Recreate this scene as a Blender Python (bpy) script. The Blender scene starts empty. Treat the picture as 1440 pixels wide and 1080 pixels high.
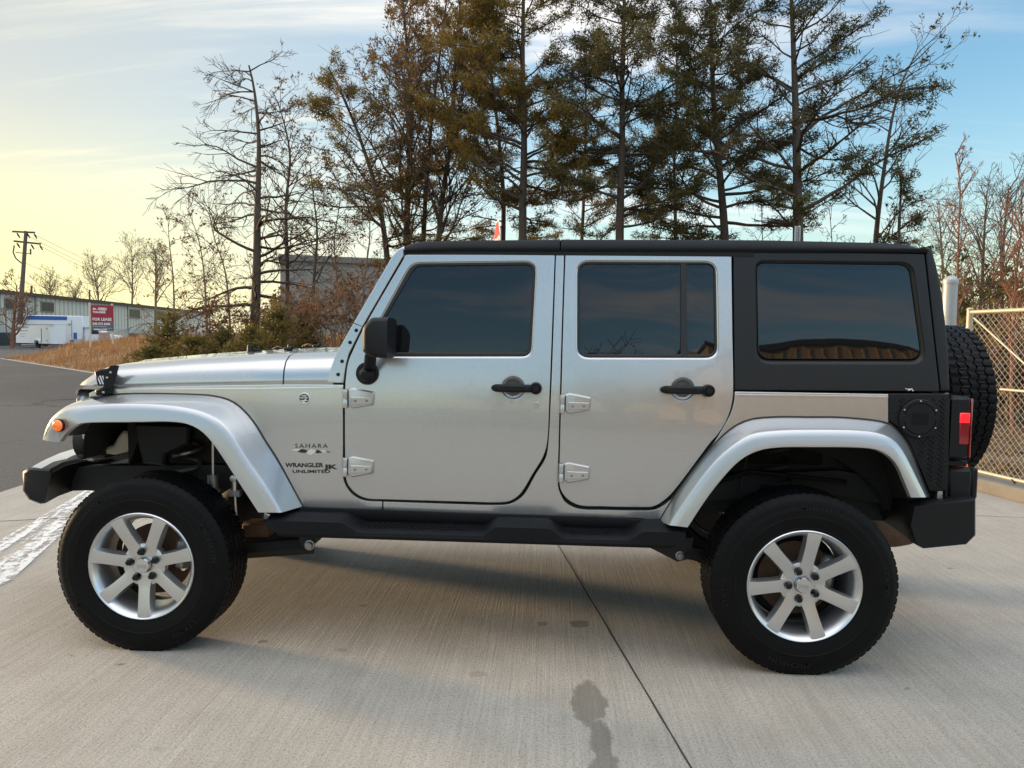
import bpy, math, random
import numpy as np
from mathutils import Vector, Matrix
from mathutils.geometry import delaunay_2d_cdt
sc = bpy.context.scene
C = sc.collection
rad = math.radians

# ------------------------------------------------------------------ camera
CAM = np.array([0.362, -4.098, 1.4453]); YAW, PITCH, ROLL, FPX = -0.0518, -0.0603, 0.01356, 1040.0
def cam_axes():
    f = np.array([math.sin(YAW)*math.cos(PITCH), math.cos(YAW)*math.cos(PITCH), math.sin(PITCH)])
    r = np.array([math.cos(YAW), -math.sin(YAW), 0.0]); u = np.cross(r, f)
    c, s = math.cos(ROLL), math.sin(ROLL)
    return np.array([c*r + s*u, -s*r + c*u, f])
AX = cam_axes()
cam_data = bpy.data.cameras.new('camera'); cam = bpy.data.objects.new('camera', cam_data); C.objects.link(cam)
cam.matrix_world = Matrix(((AX[0][0], AX[1][0], -AX[2][0], CAM[0]), (AX[0][1], AX[1][1], -AX[2][1], CAM[1]),
                           (AX[0][2], AX[1][2], -AX[2][2], CAM[2]), (0, 0, 0, 1)))
cam_data.sensor_width = 36; cam_data.lens = FPX/1440*36; cam_data.clip_start = .05; cam_data.clip_end = 3000
sc.camera = cam

# ------------------------------------------------------------------ light, sky, exposure
SUN_EL, SUN_AZ = rad(7.0), math.atan2(-0.94, 0.33)
sdir = Vector((math.sin(SUN_AZ)*math.cos(SUN_EL), math.cos(SUN_AZ)*math.cos(SUN_EL), math.sin(SUN_EL)))
sun_d = bpy.data.lights.new('sun', 'SUN'); sun_d.energy = 3.0; sun_d.angle = rad(8); sun_d.color = (1.0, .70, .40)
sun = bpy.data.objects.new('sun', sun_d); C.objects.link(sun); sun.rotation_euler = sdir.to_track_quat('Z', 'Y').to_euler()
sc.view_settings.view_transform = 'Standard'; sc.view_settings.look = 'None'; sc.view_settings.gamma = 1.0
sc.view_settings.exposure = 1.03

class NT:
    """tiny node-tree helper"""
    def __init__(s, tree): s.t = tree; s.n = tree.nodes; s.l = tree.links
    def new(s, kind, **kw):
        n = s.n.new(kind)
        for k, v in kw.items(): setattr(n, k, v)
        return n
    def link(s, a, b): s.l.new(a, b)
    def val(s, sock, v):
        if hasattr(v, 'is_output') or isinstance(v, bpy.types.NodeSocket): s.l.new(v, sock)
        else: sock.default_value = v
    def math(s, op, a, b=0.0, clamp=False):
        n = s.new('ShaderNodeMath', operation=op, use_clamp=clamp); s.val(n.inputs[0], a); s.val(n.inputs[1], b); return n.outputs[0]
    def mix(s, fac, a, b, blend='MIX'):
        n = s.new('ShaderNodeMix', data_type='RGBA', blend_type=blend)
        s.val(n.inputs[0], fac); s.val(n.inputs[6], a if hasattr(a, 'links') else (*a[:3], 1)); s.val(n.inputs[7], b if hasattr(b, 'links') else (*b[:3], 1)); return n.outputs[2]
    def noise(s, vec, scale, detail=4, rough=.55, dist=0.0):
        n = s.new('ShaderNodeTexNoise'); s.val(n.inputs['Scale'], scale); n.inputs['Detail'].default_value = detail
        n.inputs['Roughness'].default_value = rough; n.inputs['Distortion'].default_value = dist
        if vec is not None: s.link(vec, n.inputs['Vector'])
        return n.outputs['Fac']
    def ramp(s, fac, stops):
        n = s.new('ShaderNodeValToRGB'); e = n.color_ramp.elements
        while len(e) < len(stops): e.new(.5)
        for i, (p, c) in enumerate(stops):
            e[i].position = p; e[i].color = (c, c, c, 1) if not hasattr(c, '__len__') else (*c[:3], 1)
        s.val(n.inputs[0], fac); return n.outputs[0]
    def mapping(s, vec, loc=(0,0,0), rot=(0,0,0), scale=(1,1,1)):
        n = s.new('ShaderNodeMapping'); n.inputs['Location'].default_value = loc; n.inputs['Rotation'].default_value = rot; n.inputs['Scale'].default_value = scale
        s.link(vec, n.inputs['Vector']); return n.outputs[0]
    def smooth(s, v, a, b):
        n = s.new('ShaderNodeMapRange', interpolation_type='SMOOTHSTEP'); s.val(n.inputs[0], v); n.inputs[1].default_value = a; n.inputs[2].default_value = b; return n.outputs[0]

world = bpy.data.worlds.new('World'); sc.world = world; world.use_nodes = True
W = NT(world.node_tree); W.n.clear()
sky = W.new('ShaderNodeTexSky', sky_type='NISHITA'); sky.sun_disc = False; sky.sun_elevation = SUN_EL; sky.sun_rotation = SUN_AZ
sky.air_density = 1.0; sky.dust_density = 1.2; sky.ozone_density = 1.4; sky.altitude = 100
tc = W.new('ShaderNodeTexCoord'); sep = W.new('ShaderNodeSeparateXYZ'); W.link(tc.outputs['Generated'], sep.inputs[0])
zz = W.math('ADD', W.math('MAXIMUM', sep.outputs[2], 0.0), 0.16)
comb = W.new('ShaderNodeCombineXYZ'); W.link(W.math('DIVIDE', sep.outputs[0], zz), comb.inputs[0]); W.link(W.math('DIVIDE', sep.outputs[1], zz), comb.inputs[1])
# thin cirrus: long streaks drawn out along one wind direction
st = W.mapping(comb.outputs[0], rot=(0, 0, rad(28)), scale=(.35, 1.5, 1))
n1 = W.noise(st, 1.5, 7, .62, .6); n2 = W.noise(W.mapping(comb.outputs[0], loc=(3, 1, 0), rot=(0, 0, rad(60)), scale=(.25, .8, 1)), .9, 5, .6, .8)
cir = W.math('MULTIPLY', W.smooth(n1, .47, .64), W.smooth(n2, .28, .60))
# direction terms: toward the sun, and unseen sky brightness added overhead and behind
dotv = W.new('ShaderNodeVectorMath', operation='DOT_PRODUCT'); W.link(tc.outputs['Generated'], dotv.inputs[0]); dotv.inputs[1].default_value = sdir
tosun = W.smooth(dotv.outputs['Value'], .15, 1.0)
tosun2 = W.smooth(dotv.outputs['Value'], .36, .95)
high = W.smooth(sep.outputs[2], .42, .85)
SKYW = {'sky': sky, 'cir': cir, 'tosun': tosun, 'high': high, 'z': sep.outputs[2]}
hs = W.new('ShaderNodeHueSaturation'); W.link(sky.outputs[0], hs.inputs['Color']); hs.inputs['Saturation'].default_value = 1.25
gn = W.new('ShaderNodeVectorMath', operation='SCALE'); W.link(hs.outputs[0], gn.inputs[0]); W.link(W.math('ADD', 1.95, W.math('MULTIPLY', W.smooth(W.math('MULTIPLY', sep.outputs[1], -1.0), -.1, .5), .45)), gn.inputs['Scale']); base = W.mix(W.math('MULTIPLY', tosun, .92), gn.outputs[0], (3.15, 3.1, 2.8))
side_ = W.math('MULTIPLY', W.smooth(sep.outputs[1], .05, .45), W.math('SUBTRACT', 1.0, W.smooth(dotv.outputs['Value'], -.2, .45))); cir = W.math('MULTIPLY', cir, W.math('SUBTRACT', 1.0, W.math('MULTIPLY', side_, .8)))
veil = W.mix(tosun2, (6.2, 5.9, 5.6), (6.0, 5.5, 4.0))
c1 = W.mix(W.math('MULTIPLY', cir, .95, True), base, veil)
low = W.math('SUBTRACT', 1.0, W.smooth(sep.outputs[2], .0, .30))
c2 = W.mix(W.math('MULTIPLY', low, W.math('ADD', .24, W.math('MULTIPLY', tosun, .68))), c1, W.mix(tosun2, (3.9, 4.2, 4.1), (7.0, 6.4, 2.7)))
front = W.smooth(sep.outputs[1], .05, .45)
c3 = W.mix(W.math('MULTIPLY', W.math('MULTIPLY', high, .75), W.math('SUBTRACT', 1.0, W.math('MULTIPLY', front, .8))), c2, (14.0, 14.3, 14.6))  # overhead brightness added out of view to lift the ground light
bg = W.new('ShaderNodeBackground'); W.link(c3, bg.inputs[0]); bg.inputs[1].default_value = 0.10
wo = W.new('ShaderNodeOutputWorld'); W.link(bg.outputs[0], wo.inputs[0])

# ------------------------------------------------------------------ pixel -> place helpers (tracing aid; everything gets its own depth)
def ray(px, py):
    return np.array([(px-720)/FPX, (540-py)/FPX, 1.0]) @ AX
def at(px, py, y=None, z=None, x=None, d=None):
    r = ray(px, py)
    t = (y-CAM[1])/r[1] if y is not None else (z-CAM[2])/r[2] if z is not None else (x-CAM[0])/r[0] if x is not None else d
    return CAM + t*r
BELT = 1.235
def Ys(x, z):
    """left body side: gentle barrel below the belt, tumblehome above, nose tapering forward"""
    w = .79 - max(0.0, -.95-x)*.16
    if z > BELT: return -(w - .13*(z-BELT))
    return -(w + .010*(1-((z-1.0)/.235)**2))
def surf(px, py, f=Ys):
    y = -.79
    for _ in range(12):
        p = at(px, py, y=y); y = f(p[0], p[2])
    p = at(px, py, y=y); return (p[0], p[2])

# ------------------------------------------------------------------ objects
def tag(o, label=None, cat=None, group=None, kind=None):
    if label: o['label'] = label
    if cat: o['category'] = cat
    if group: o['group'] = group
    if kind: o['kind'] = kind
    return o
def thing(name, label, cat, loc=(0, 0, 0), group=None):
    o = bpy.data.objects.new(name, None); o.empty_display_size = .2; C.objects.link(o); o.location = loc
    return tag(o, label, cat, group)
def link_mesh(name, me, mats, parent=None, loc=None):
    for m in (mats if isinstance(mats, (list, tuple)) else [mats]): me.materials.append(m)
    o = bpy.data.objects.new(name, me); C.objects.link(o)
    if parent is not None: o.parent = parent
    if loc is not None: o.location = loc
    return o
def np_mesh(name, V, F, smooth=False, mi=None):
    """V (n,3); F (m,k) of one face size, or a list of such arrays"""
    Fs = F if isinstance(F, list) else [F]
    Fs = [np.asarray(f) for f in Fs if len(f)]
    me = bpy.data.meshes.new(name); V = np.asarray(V, dtype=np.float32)
    me.vertices.add(len(V)); me.vertices.foreach_set('co', V.ravel())
    nl = sum(f.size for f in Fs); nf = sum(len(f) for f in Fs)
    me.loops.add(nl); me.loops.foreach_set('vertex_index', np.concatenate([f.ravel() for f in Fs]).astype(np.int32))
    tot = np.concatenate([np.full(len(f), f.shape[1]) for f in Fs]); st = np.concatenate([[0], np.cumsum(tot)[:-1]])
    me.polygons.add(nf); me.polygons.foreach_set('loop_start', st.astype(np.int32))
    if smooth: me.polygons.foreach_set('use_smooth', np.ones(nf, dtype=bool))
    if mi is not None: me.polygons.foreach_set('material_index', np.asarray(mi, dtype=np.int32))
    me.update(calc_edges=True); return me

class MB:
    """collects shapes into ONE mesh object"""
    def __init__(s): s.v = []; s.f = []; s.mi = []
    def add(s, verts, faces, m=0):
        o = len(s.v); s.v += [tuple(map(float, p)) for p in verts]; s.f += [[o+i for i in f] for f in faces]; s.mi += [m]*len(faces); return s
    def box(s, c, size, m=0, rot=None, bev=0.0):
        x, y, z = [d/2 for d in size]
        if bev <= 0:
            vs = [Vector((a*x, b*y, c_*z)) for a in (-1, 1) for b in (-1, 1) for c_ in (-1, 1)]
            fs = [(0,1,3,2), (4,6,7,5), (0,4,5,1), (2,3,7,6), (0,2,6,4), (1,5,7,3)]
        else:
            b = min(bev, x*.9, y*.9, z*.9); vs = []; idx = {}
            for sx in (-1, 1):
                for sy in (-1, 1):
                    for sz in (-1, 1):
                        for k, (ax, ay, az) in enumerate(((0, 1, 1), (1, 0, 1), (1, 1, 0))):
                            idx[(sx, sy, sz, k)] = len(vs); vs.append(Vector((sx*(x-b*ax), sy*(y-b*ay), sz*(z-b*az))))
            I = lambda *a: idx[a]; fs = []
            for q in (-1, 1):
                fs.append([I(q, -1, -1, 0), I(q, 1, -1, 0), I(q, 1, 1, 0), I(q, -1, 1, 0)][::q])
                fs.append([I(-1, q, -1, 1), I(-1, q, 1, 1), I(1, q, 1, 1), I(1, q, -1, 1)][::q])
                fs.append([I(-1, -1, q, 2), I(1, -1, q, 2), I(1, 1, q, 2), I(-1, 1, q, 2)][::q])
            for a in (-1, 1):
                for c2 in (-1, 1):
                    fs.append([I(a, c2, -1, 0), I(a, c2, 1, 0), I(a, c2, 1, 1), I(a, c2, -1, 1)][::a*c2*-1])
                    fs.append([I(a, -1, c2, 0), I(a, 1, c2, 0), I(a, 1, c2, 2), I(a, -1, c2, 2)][::a*c2])
                    fs.append([I(-1, a, c2, 1), I(1, a, c2, 1), I(1, a, c2, 2), I(-1, a, c2, 2)][::a*c2*-1])
            for a in (-1, 1):
                for b2 in (-1, 1):
                    for c2 in (-1, 1): fs.append([I(a, b2, c2, 0), I(a, b2, c2, 1), I(a, b2, c2, 2)][::a*b2*c2])
        if rot is not None: vs = [rot @ v for v in vs]
        c = Vector(c); return s.add([v+c for v in vs], fs, m)
    def loft(s, rings, m=0, closed=True, caps=(True, True), loop=False):
        n = len(rings[0]); vs = [p for r in rings for p in r]; fs = []
        R = len(rings)
        for i in range(R if loop else R-1):
            for j in range(n if closed else n-1):
                a = i*n+j; b = i*n+(j+1) % n; i2 = (i+1) % R
                fs.append((a, b, i2*n+(j+1) % n, i2*n+j))
        if caps[0] and closed and not loop: fs.append(tuple(range(n))[::-1])
        if caps[1] and closed and not loop: fs.append(tuple((R-1)*n+j for j in range(n)))
        return s.add(vs, fs, m)
    def revolve(s, prof, n=48, m=0, axis='y', c=(0, 0, 0), closed_prof=False):
        """prof: list of (radius, axial)"""
        rings = []
        for k in range(n):
            t = 2*math.pi*k/n; ct, st_ = math.cos(t), math.sin(t)
            if axis == 'y': rings.append([(c[0]+r*ct, c[1]+a, c[2]+r*st_) for r, a in prof])
            elif axis == 'z': rings.append([(c[0]+r*ct, c[1]+r*st_, c[2]+a) for r, a in prof])
            else: rings.append([(c[0]+a, c[1]+r*ct, c[2]+r*st_) for r, a in prof])
        return s.loft(rings, m, closed=closed_prof, caps=(False, False), loop=True)
    def tube(s, pts, r, n=8, m=0, caps=True):
        pts = [Vector(p) for p in pts]; rs = r if hasattr(r, '__len__') else [r]*len(pts); rings = []
        up = None
        for i, p in enumerate(pts):
            d = (pts[min(i+1, len(pts)-1)] - pts[max(i-1, 0)]).normalized()
            if up is None: up = Vector((0, 0, 1)) if abs(d.z) < .9 else Vector((1, 0, 0))
            a = d.cross(up).normalized(); b = a.cross(d).normalized(); up = b
            rings.append([p + rs[i]*(math.cos(2*math.pi*k/n)*a + math.sin(2*math.pi*k/n)*b) for k in range(n)])
        return s.loft(rings, m, caps=(caps, caps))
    def prism(s, poly, d0, d1, m=0, plane='xz', bev=0.0):
        """extrude a 2-D outline (x,z at y=d0..d1 / y,z at x / x,y at z)"""
        P = {'xz': lambda a, b, d: (a, d, b), 'yz': lambda a, b, d: (d, a, b), 'xy': lambda a, b, d: (a, b, d)}[plane]
        if bev > 0:
            ins = inset(poly, bev); sg = 1 if d1 > d0 else -1
            return s.loft([[P(a, b, d0) for a, b in ins], [P(a, b, d0+sg*bev) for a, b in poly], [P(a, b, d1-sg*bev) for a, b in poly], [P(a, b, d1) for a, b in ins]], m)
        return s.loft([[P(a, b, d0) for a, b in poly], [P(a, b, d1) for a, b in poly]], m)
    def ellipsoid(s, c, r, m=0, nu=12, nv=8):
        rings = []
        for i in range(nv+1):
            t = math.pi*i/nv; rings.append([(c[0]+r[0]*math.sin(t)*math.cos(2*math.pi*j/nu), c[1]+r[1]*math.sin(t)*math.sin(2*math.pi*j/nu), c[2]+r[2]*math.cos(t)) for j in range(nu)])
        return s.loft(rings, m, caps=(False, False))
    def build(s, name, mats, parent=None, loc=None, angle=38, recalc=True, flat=False, wn=False):
        me = bpy.data.meshes.new(name); me.from_pydata(s.v, [], s.f)
        me.polygons.foreach_set('material_index', np.array(s.mi, dtype=np.int32))
        if not flat:
            me.polygons.foreach_set('use_smooth', np.ones(len(s.f), dtype=bool))
        if recalc:
            import bmesh
            bm = bmesh.new(); bm.from_mesh(me); bmesh.ops.remove_doubles(bm, verts=bm.verts, dist=1e-6); bmesh.ops.recalc_face_normals(bm, faces=bm.faces); bm.to_mesh(me); bm.free()
        me.update()
        if not flat: me.set_sharp_from_angle(angle=rad(angle))
        o = link_mesh(name, me, mats, parent, loc)
        if wn: w_ = o.modifiers.new('weighted_normal', 'WEIGHTED_NORMAL'); w_.keep_sharp = True; w_.weight = 100
        return o

def area2(p): return sum(p[i-1][0]*p[i][1]-p[i][0]*p[i-1][1] for i in range(len(p)))/2
def inset(poly, d):
    """move a 2-D loop inward (d>0) along its vertex bisectors"""
    n = len(poly); s = 1 if area2(poly) > 0 else -1; out = []
    for i in range(n):
        a, b, c = poly[i-1], poly[i], poly[(i+1) % n]
        d1 = np.array([b[0]-a[0], b[1]-a[1]]); d2 = np.array([c[0]-b[0], c[1]-b[1]])
        d1 = d1/(np.linalg.norm(d1)+1e-12); d2 = d2/(np.linalg.norm(d2)+1e-12)
        n1 = s*np.array([-d1[1], d1[0]]); n2 = s*np.array([-d2[1], d2[0]]); m = n1+n2; L = np.linalg.norm(m)
        m = m/L if L > 1e-6 else n1; k = d/max(.45, float(m @ n1)); out.append((b[0]+m[0]*k, b[1]+m[1]*k))
    return out
def fillet(pts, n=6):
    """pts: (u, v[, r]) -> loop with rounded corners"""
    out = []; N = len(pts)
    for i in range(N):
        p = np.array(pts[i][:2], float); r = pts[i][2] if len(pts[i]) > 2 else 0
        if r <= 0: out.append(tuple(p)); continue
        a = np.array(pts[i-1][:2]) - p; b = np.array(pts[(i+1) % N][:2]) - p; la, lb = np.linalg.norm(a), np.linalg.norm(b); a /= la; b /= lb
        ang = math.acos(max(-1, min(1, float(a @ b)))); t = min(r/math.tan(ang/2), la*.49, lb*.49)
        p0, p1 = p+a*t, p+b*t
        for k in range(n+1):
            u = k/n; out.append(tuple((1-u)**2*p0 + 2*u*(1-u)*p + u*u*p1))
    return out
def soft(pts, r=.07, n=6):
    """draw a smooth curve through the gently turning points of a traced outline; keep its real corners"""
    N = len(pts); P = [np.array(p[:2], float) for p in pts]; corner = []
    for i, p in enumerate(pts):
        a = P[i]-P[i-1]; b = P[(i+1) % N]-P[i]; c = float(a @ b)/(np.linalg.norm(a)*np.linalg.norm(b)+1e-9); corner.append(len(p) > 2 or c < .70)
    out = []
    for i in range(N):
        j = (i+1) % N; out.append(pts[i])
        L = np.linalg.norm(P[j]-P[i])
        if (corner[i] and corner[j]) or L < .012: continue
        m0 = (P[j]-P[i-1])/(L+np.linalg.norm(P[i]-P[i-1]))*L if not corner[i] else P[j]-P[i]
        m1 = (P[(j+1) % N]-P[i])/(L+np.linalg.norm(P[(j+1) % N]-P[j]))*L if not corner[j] else P[j]-P[i]
        for k in range(1, n):
            t = k/n; out.append(tuple((2*t**3-3*t*t+1)*P[i]+(t**3-2*t*t+t)*m0+(-2*t**3+3*t*t)*P[j]+(t**3-t*t)*m1))
    return out
def densify(loop, step):
    out = []; loop = [q[:2] for q in loop]
    for i in range(len(loop)):
        a = np.array(loop[i]); b = np.array(loop[(i+1) % len(loop)]); k = max(1, int(math.ceil(np.linalg.norm(b-a)/step)))
        for j in range(k): out.append(tuple(a+(b-a)*j/k))
    return out
def inside(P, loop):
    P = np.asarray(P); x, y = P[:, 0], P[:, 1]; r = np.zeros(len(P), bool); L = np.asarray(loop); M = np.roll(L, 1, axis=0)
    for (x1, y1), (x2, y2) in zip(L, M):
        c = ((y1 > y) != (y2 > y)); 
        if c.any(): r ^= c & (x < (x2-x1)*(y-y1)/(y2-y1+1e-15)+x1)
    return r
def panel(mb, outline, holes=(), f=Ys, off=0.0, edge=.005, depth=.03, grid=.06, m=0, skirt=True, step=.035):
    """sheet-metal panel: outline and holes in (x,z), laid on y=f(x,z)-off, with rolled edges and a skirt running inward"""
    loops = [densify(fillet(outline), step)] + [densify(h, step) for h in holes]
    pts, ring, edges = [], [], []; rim = []
    for li, lp in enumerate(loops):
        d = 1 if li == 0 else -1
        for k, q in enumerate((0.0, .35, 1.0)):
            r = inset(lp, d*edge*q) if q else lp; o = len(pts); pts += r; ring += [k]*len(r)
            edges += [(o+i, o+(i+1) % len(r)) for i in range(len(r))]
            if k == 0: rim.append((o, len(r)))
    A = np.array(pts); lo, hi = A.min(0), A.max(0)
    gx, gz = np.meshgrid(np.arange(lo[0]+grid/2, hi[0], grid), np.arange(lo[1]+grid/2, hi[1], grid)); G = np.c_[gx.ravel(), gz.ravel()]
    ok = inside(G, loops[0])
    for h in loops[1:]: ok &= ~inside(G, h)
    G = G[ok]
    if len(G):
        dmin = np.min(((G[:, None, :]-A[None, :, :])**2).sum(2), axis=1); G = G[dmin > (grid*.45)**2]
    allp = pts+[tuple(g) for g in G]; ring += [2]*len(G)
    vo, _, fo, ov, _, _ = delaunay_2d_cdt([Vector(p) for p in allp], edges, [], 0, 1e-6, True)
    cen = np.array([np.mean([vo[i] for i in t], axis=0) for t in fo]); keep = inside(cen, loops[0])
    for h in loops[1:]: keep &= ~inside(cen, h)
    V = []
    for i, p in enumerate(vo):
        k = ring[ov[i][0]] if ov[i] else 2
        V.append((p[0], f(p[0], p[1]) - off + (edge*.9, edge*.25, 0)[k], p[1]))
    F = [list(t) for t, q in zip(fo, keep) if q]
    # orient toward -y
    F2 = []
    for t in F:
        a, b, c = (np.array(V[t[0]]), np.array(V[t[1]]), np.array(V[t[2]])); nrm = np.cross(b-a, c-a)
        F2.append(t if nrm[1] < 0 else t[::-1])
    inv = {}
    for i in range(len(vo)):
        for q in ov[i]: inv[q] = i
    if skirt:
        for o, n in rim:
            base = len(V); ids = [inv[o+i] for i in range(n)]
            for i in ids: V.append((V[i][0], V[i][1]+depth, V[i][2]))
            for i in range(n):
                j = (i+1) % n; F2.append([ids[i], ids[j], base+j, base+i])
    mb.add(V, F2, m); return mb
def resample(P, n, smooth=True):
    P = np.asarray(P, float)
    if smooth and len(P) > 2:                     # Catmull-Rom through the traced points
        Q = []
        for i in range(len(P)-1):
            p0, p1, p2, p3 = P[max(i-1, 0)], P[i], P[i+1], P[min(i+2, len(P)-1)]
            for k in range(8):
                t = k/8; Q.append(.5*((2*p1)+(-p0+p2)*t+(2*p0-5*p1+4*p2-p3)*t*t+(-p0+3*p1-3*p2+p3)*t**3))
        Q.append(P[-1]); P = np.array(Q)
    s = np.r_[0, np.cumsum(np.linalg.norm(np.diff(P, axis=0), axis=1))]; t = np.linspace(0, s[-1], n)
    return np.c_[tuple(np.interp(t, s, P[:, k]) for k in range(P.shape[1]))]

def text_mesh(body, size, extrude=.0008, align='CENTER', sx=1.0, spacing=1.0, shear=0.0, bold=0.0):
    """lettering as plain mesh data in the x-z plane (facing -y): returns verts, faces"""
    cu = bpy.data.curves.new('lettering', 'FONT'); cu.body = body; cu.size = size; cu.extrude = extrude; cu.align_x = align; cu.align_y = 'CENTER'
    cu.space_character = spacing; cu.shear = shear; cu.offset = bold; cu.resolution_u = 2
    o = bpy.data.objects.new('lettering', cu); C.objects.link(o); dg = bpy.context.evaluated_depsgraph_get(); dg.update()
    me = bpy.data.meshes.new_from_object(o.evaluated_get(dg)); V = [(v.co.x*sx, -v.co.z, v.co.y) for v in me.vertices]; F = [list(p.vertices) for p in me.polygons]
    bpy.data.objects.remove(o); bpy.data.meshes.remove(me); bpy.data.curves.remove(cu); return V, F

# ------------------------------------------------------------------ materials
def mat(name, col, rough=.5, metal=0.0, coat=0.0, coat_r=.03, spec=.5, var=0.0, vscale=6.0, bump=0.0, bscale=80.0, emis=None, es=1.0, rvar=0.0, trans=0.0, wave=0.0):
    m = bpy.data.materials.new(name); m.use_nodes = True; t = NT(m.node_tree); b = t.n['Principled BSDF']
    b.inputs['Base Color'].default_value = (*col, 1); b.inputs['Roughness'].default_value = rough; b.inputs['Metallic'].default_value = metal
    b.inputs['Coat Weight'].default_value = coat; b.inputs['Coat Roughness'].default_value = coat_r; b.inputs['Specular IOR Level'].default_value = spec
    co = t.new('ShaderNodeTexCoord').outputs['Object']
    if var > 0:
        f = t.noise(co, vscale, 5, .6); t.link(t.mix(f, [c*(1-var) for c in col], [min(1, c*(1+var)) for c in col]), b.inputs['Base Color'])
    if rvar > 0:
        f = t.noise(co, vscale*1.7, 5, .65); t.link(t.math('ADD', rough-rvar/2, t.math('MULTIPLY', f, rvar)), b.inputs['Roughness'])
    if bump > 0:
        bn = t.new('ShaderNodeBump'); bn.inputs['Strength'].default_value = bump; bn.inputs['Distance'].default_value = .002
        t.link(t.noise(co, bscale, 3, .6), bn.inputs['Height']); t.link(bn.outputs[0], b.inputs['Normal'])
    if wave > 0:
        bn = t.new('ShaderNodeBump'); bn.inputs['Strength'].default_value = wave; bn.inputs['Distance'].default_value = .01; t.link(t.noise(co, 2.6, 2, .5), bn.inputs['Height']); t.link(bn.outputs[0], b.inputs['Coat Normal']); t.link(bn.outputs[0], b.inputs['Normal'])
    if emis: b.inputs['Emission Color'].default_value = (*emis, 1); b.inputs['Emission Strength'].default_value = es
    if trans: b.inputs['Transmission Weight'].default_value = trans
    return m
M = {}
M['paint'] = mat('silver_paint', (.505, .508, .51), .27, .78, coat=1.0, coat_r=.02, var=.03, vscale=900, rvar=.06, wave=.10)
M['paint2'] = mat('silver_flare_paint', (.48, .485, .49), .36, .78, coat=.9, coat_r=.04, var=.03, vscale=900)
M['chrome_silver'] = mat('hinge_metal', (.55, .55, .56), .28, .85, coat=.5, var=.05, vscale=60)
M['hardtop'] = mat('hardtop_black', (.010, .010, .0105), .40, spec=.30, coat=.15, coat_r=.25, bump=.25, bscale=900, rvar=.12, var=.1)
M['roof'] = mat('hardtop_roof_black', (.0045, .005, .006), .34, spec=.16, bump=.2, bscale=900, rvar=.1)  # darkened copy of the hardtop black, offsetting the boosted overhead sky
M['plastic'] = mat('black_plastic', (.008, .008, .009), .46, spec=.24, bump=.35, bscale=700, var=.2, vscale=5, rvar=.15)
M['plastic_dull'] = mat('textured_plastic', (.0048, .005, .0062), .5, spec=.16, bump=.6, bscale=500, var=.2, vscale=8, rvar=.2)
M['rubber'] = mat('rubber_seal', (.012, .012, .012), .6, var=.2)
M['tyre'] = mat('tyre_rubber', (.0042, .0042, .0045), .46, spec=.12, bump=.15, bscale=260, var=.5, vscale=10, rvar=.2)
M['tyre_text'] = mat('tyre_lettering', (.0065, .0065, .007), .32, spec=.30)
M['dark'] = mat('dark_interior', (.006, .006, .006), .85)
M['under'] = mat('underbody_black', (.014, .0135, .013), .7, var=.4, vscale=12, bump=.5, bscale=60)
M['rust'] = mat('rusty_steel', (.11, .06, .035), .75, .3, var=.5, vscale=25, bump=.5, bscale=90)
M['steel'] = mat('dull_steel', (.30, .30, .29), .42, .8, var=.25, vscale=30)
M['alu'] = mat('wheel_alloy', (.58, .585, .59), .30, .88, coat=.3, coat_r=.12)
M['alu_in'] = mat('wheel_barrel', (.46, .47, .49), .32, .85)
M['lug'] = mat('black_lug', (.006, .006, .0065), .32, spec=.3)
M['glass'] = mat('tinted_glass', (.006, .007, .008), .015, coat=0, spec=.62)
M['mirror'] = mat('mirror_glass', (.6, .62, .63), .02, 1.0)
M['red_lens'] = mat('red_lens', (.13, .003, .006), .12, coat=1, emis=(1, .01, .012), es=.03)
M['red_lamp'] = mat('lit_red_lamp', (.6, .015, .02), .15, coat=1, emis=(1, .015, .02), es=.5)
M['amber'] = mat('amber_lens', (.85, .17, .015), .12, coat=1, emis=(1, .16, .01), es=.18, var=.25, vscale=90)
M['white_badge'] = mat('badge_silver', (.72, .72, .70), .3, .5)
M['black_badge'] = mat('badge_black', (.015, .013, .013), .35)
M['lens'] = mat('lamp_lens', (.75, .77, .80), .08, .1, coat=1)
M['pale_plastic'] = mat('pale_plastic', (.42, .38, .30), .45, var=.2, vscale=14)
M['bolt'] = mat('bolt_steel', (.62, .61, .58), .35, .9)
# ------------------------------------------------------------------ the parked off-road vehicle
suv = thing('off_road_vehicle', 'silver four-door off-road vehicle with black hardtop and lifted suspension parked side-on on concrete', 'car')
HUBZ, AXF, AXR = .397, -1.473, 1.473
S = lambda pts: [(*surf(p[0], p[1]), *(p[2:])) for p in pts]
def mirrored(o, keep_children=True):
    """the same part on the far side of the vehicle, with its pieces"""
    c = o.copy(); C.objects.link(c); c.scale.y = -1; c.location.y = -o.location.y
    for ch in list(o.children):
        if 'lettering' in ch.name: continue
        d = ch.copy(); C.objects.link(d); d.parent = c
    return c

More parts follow.
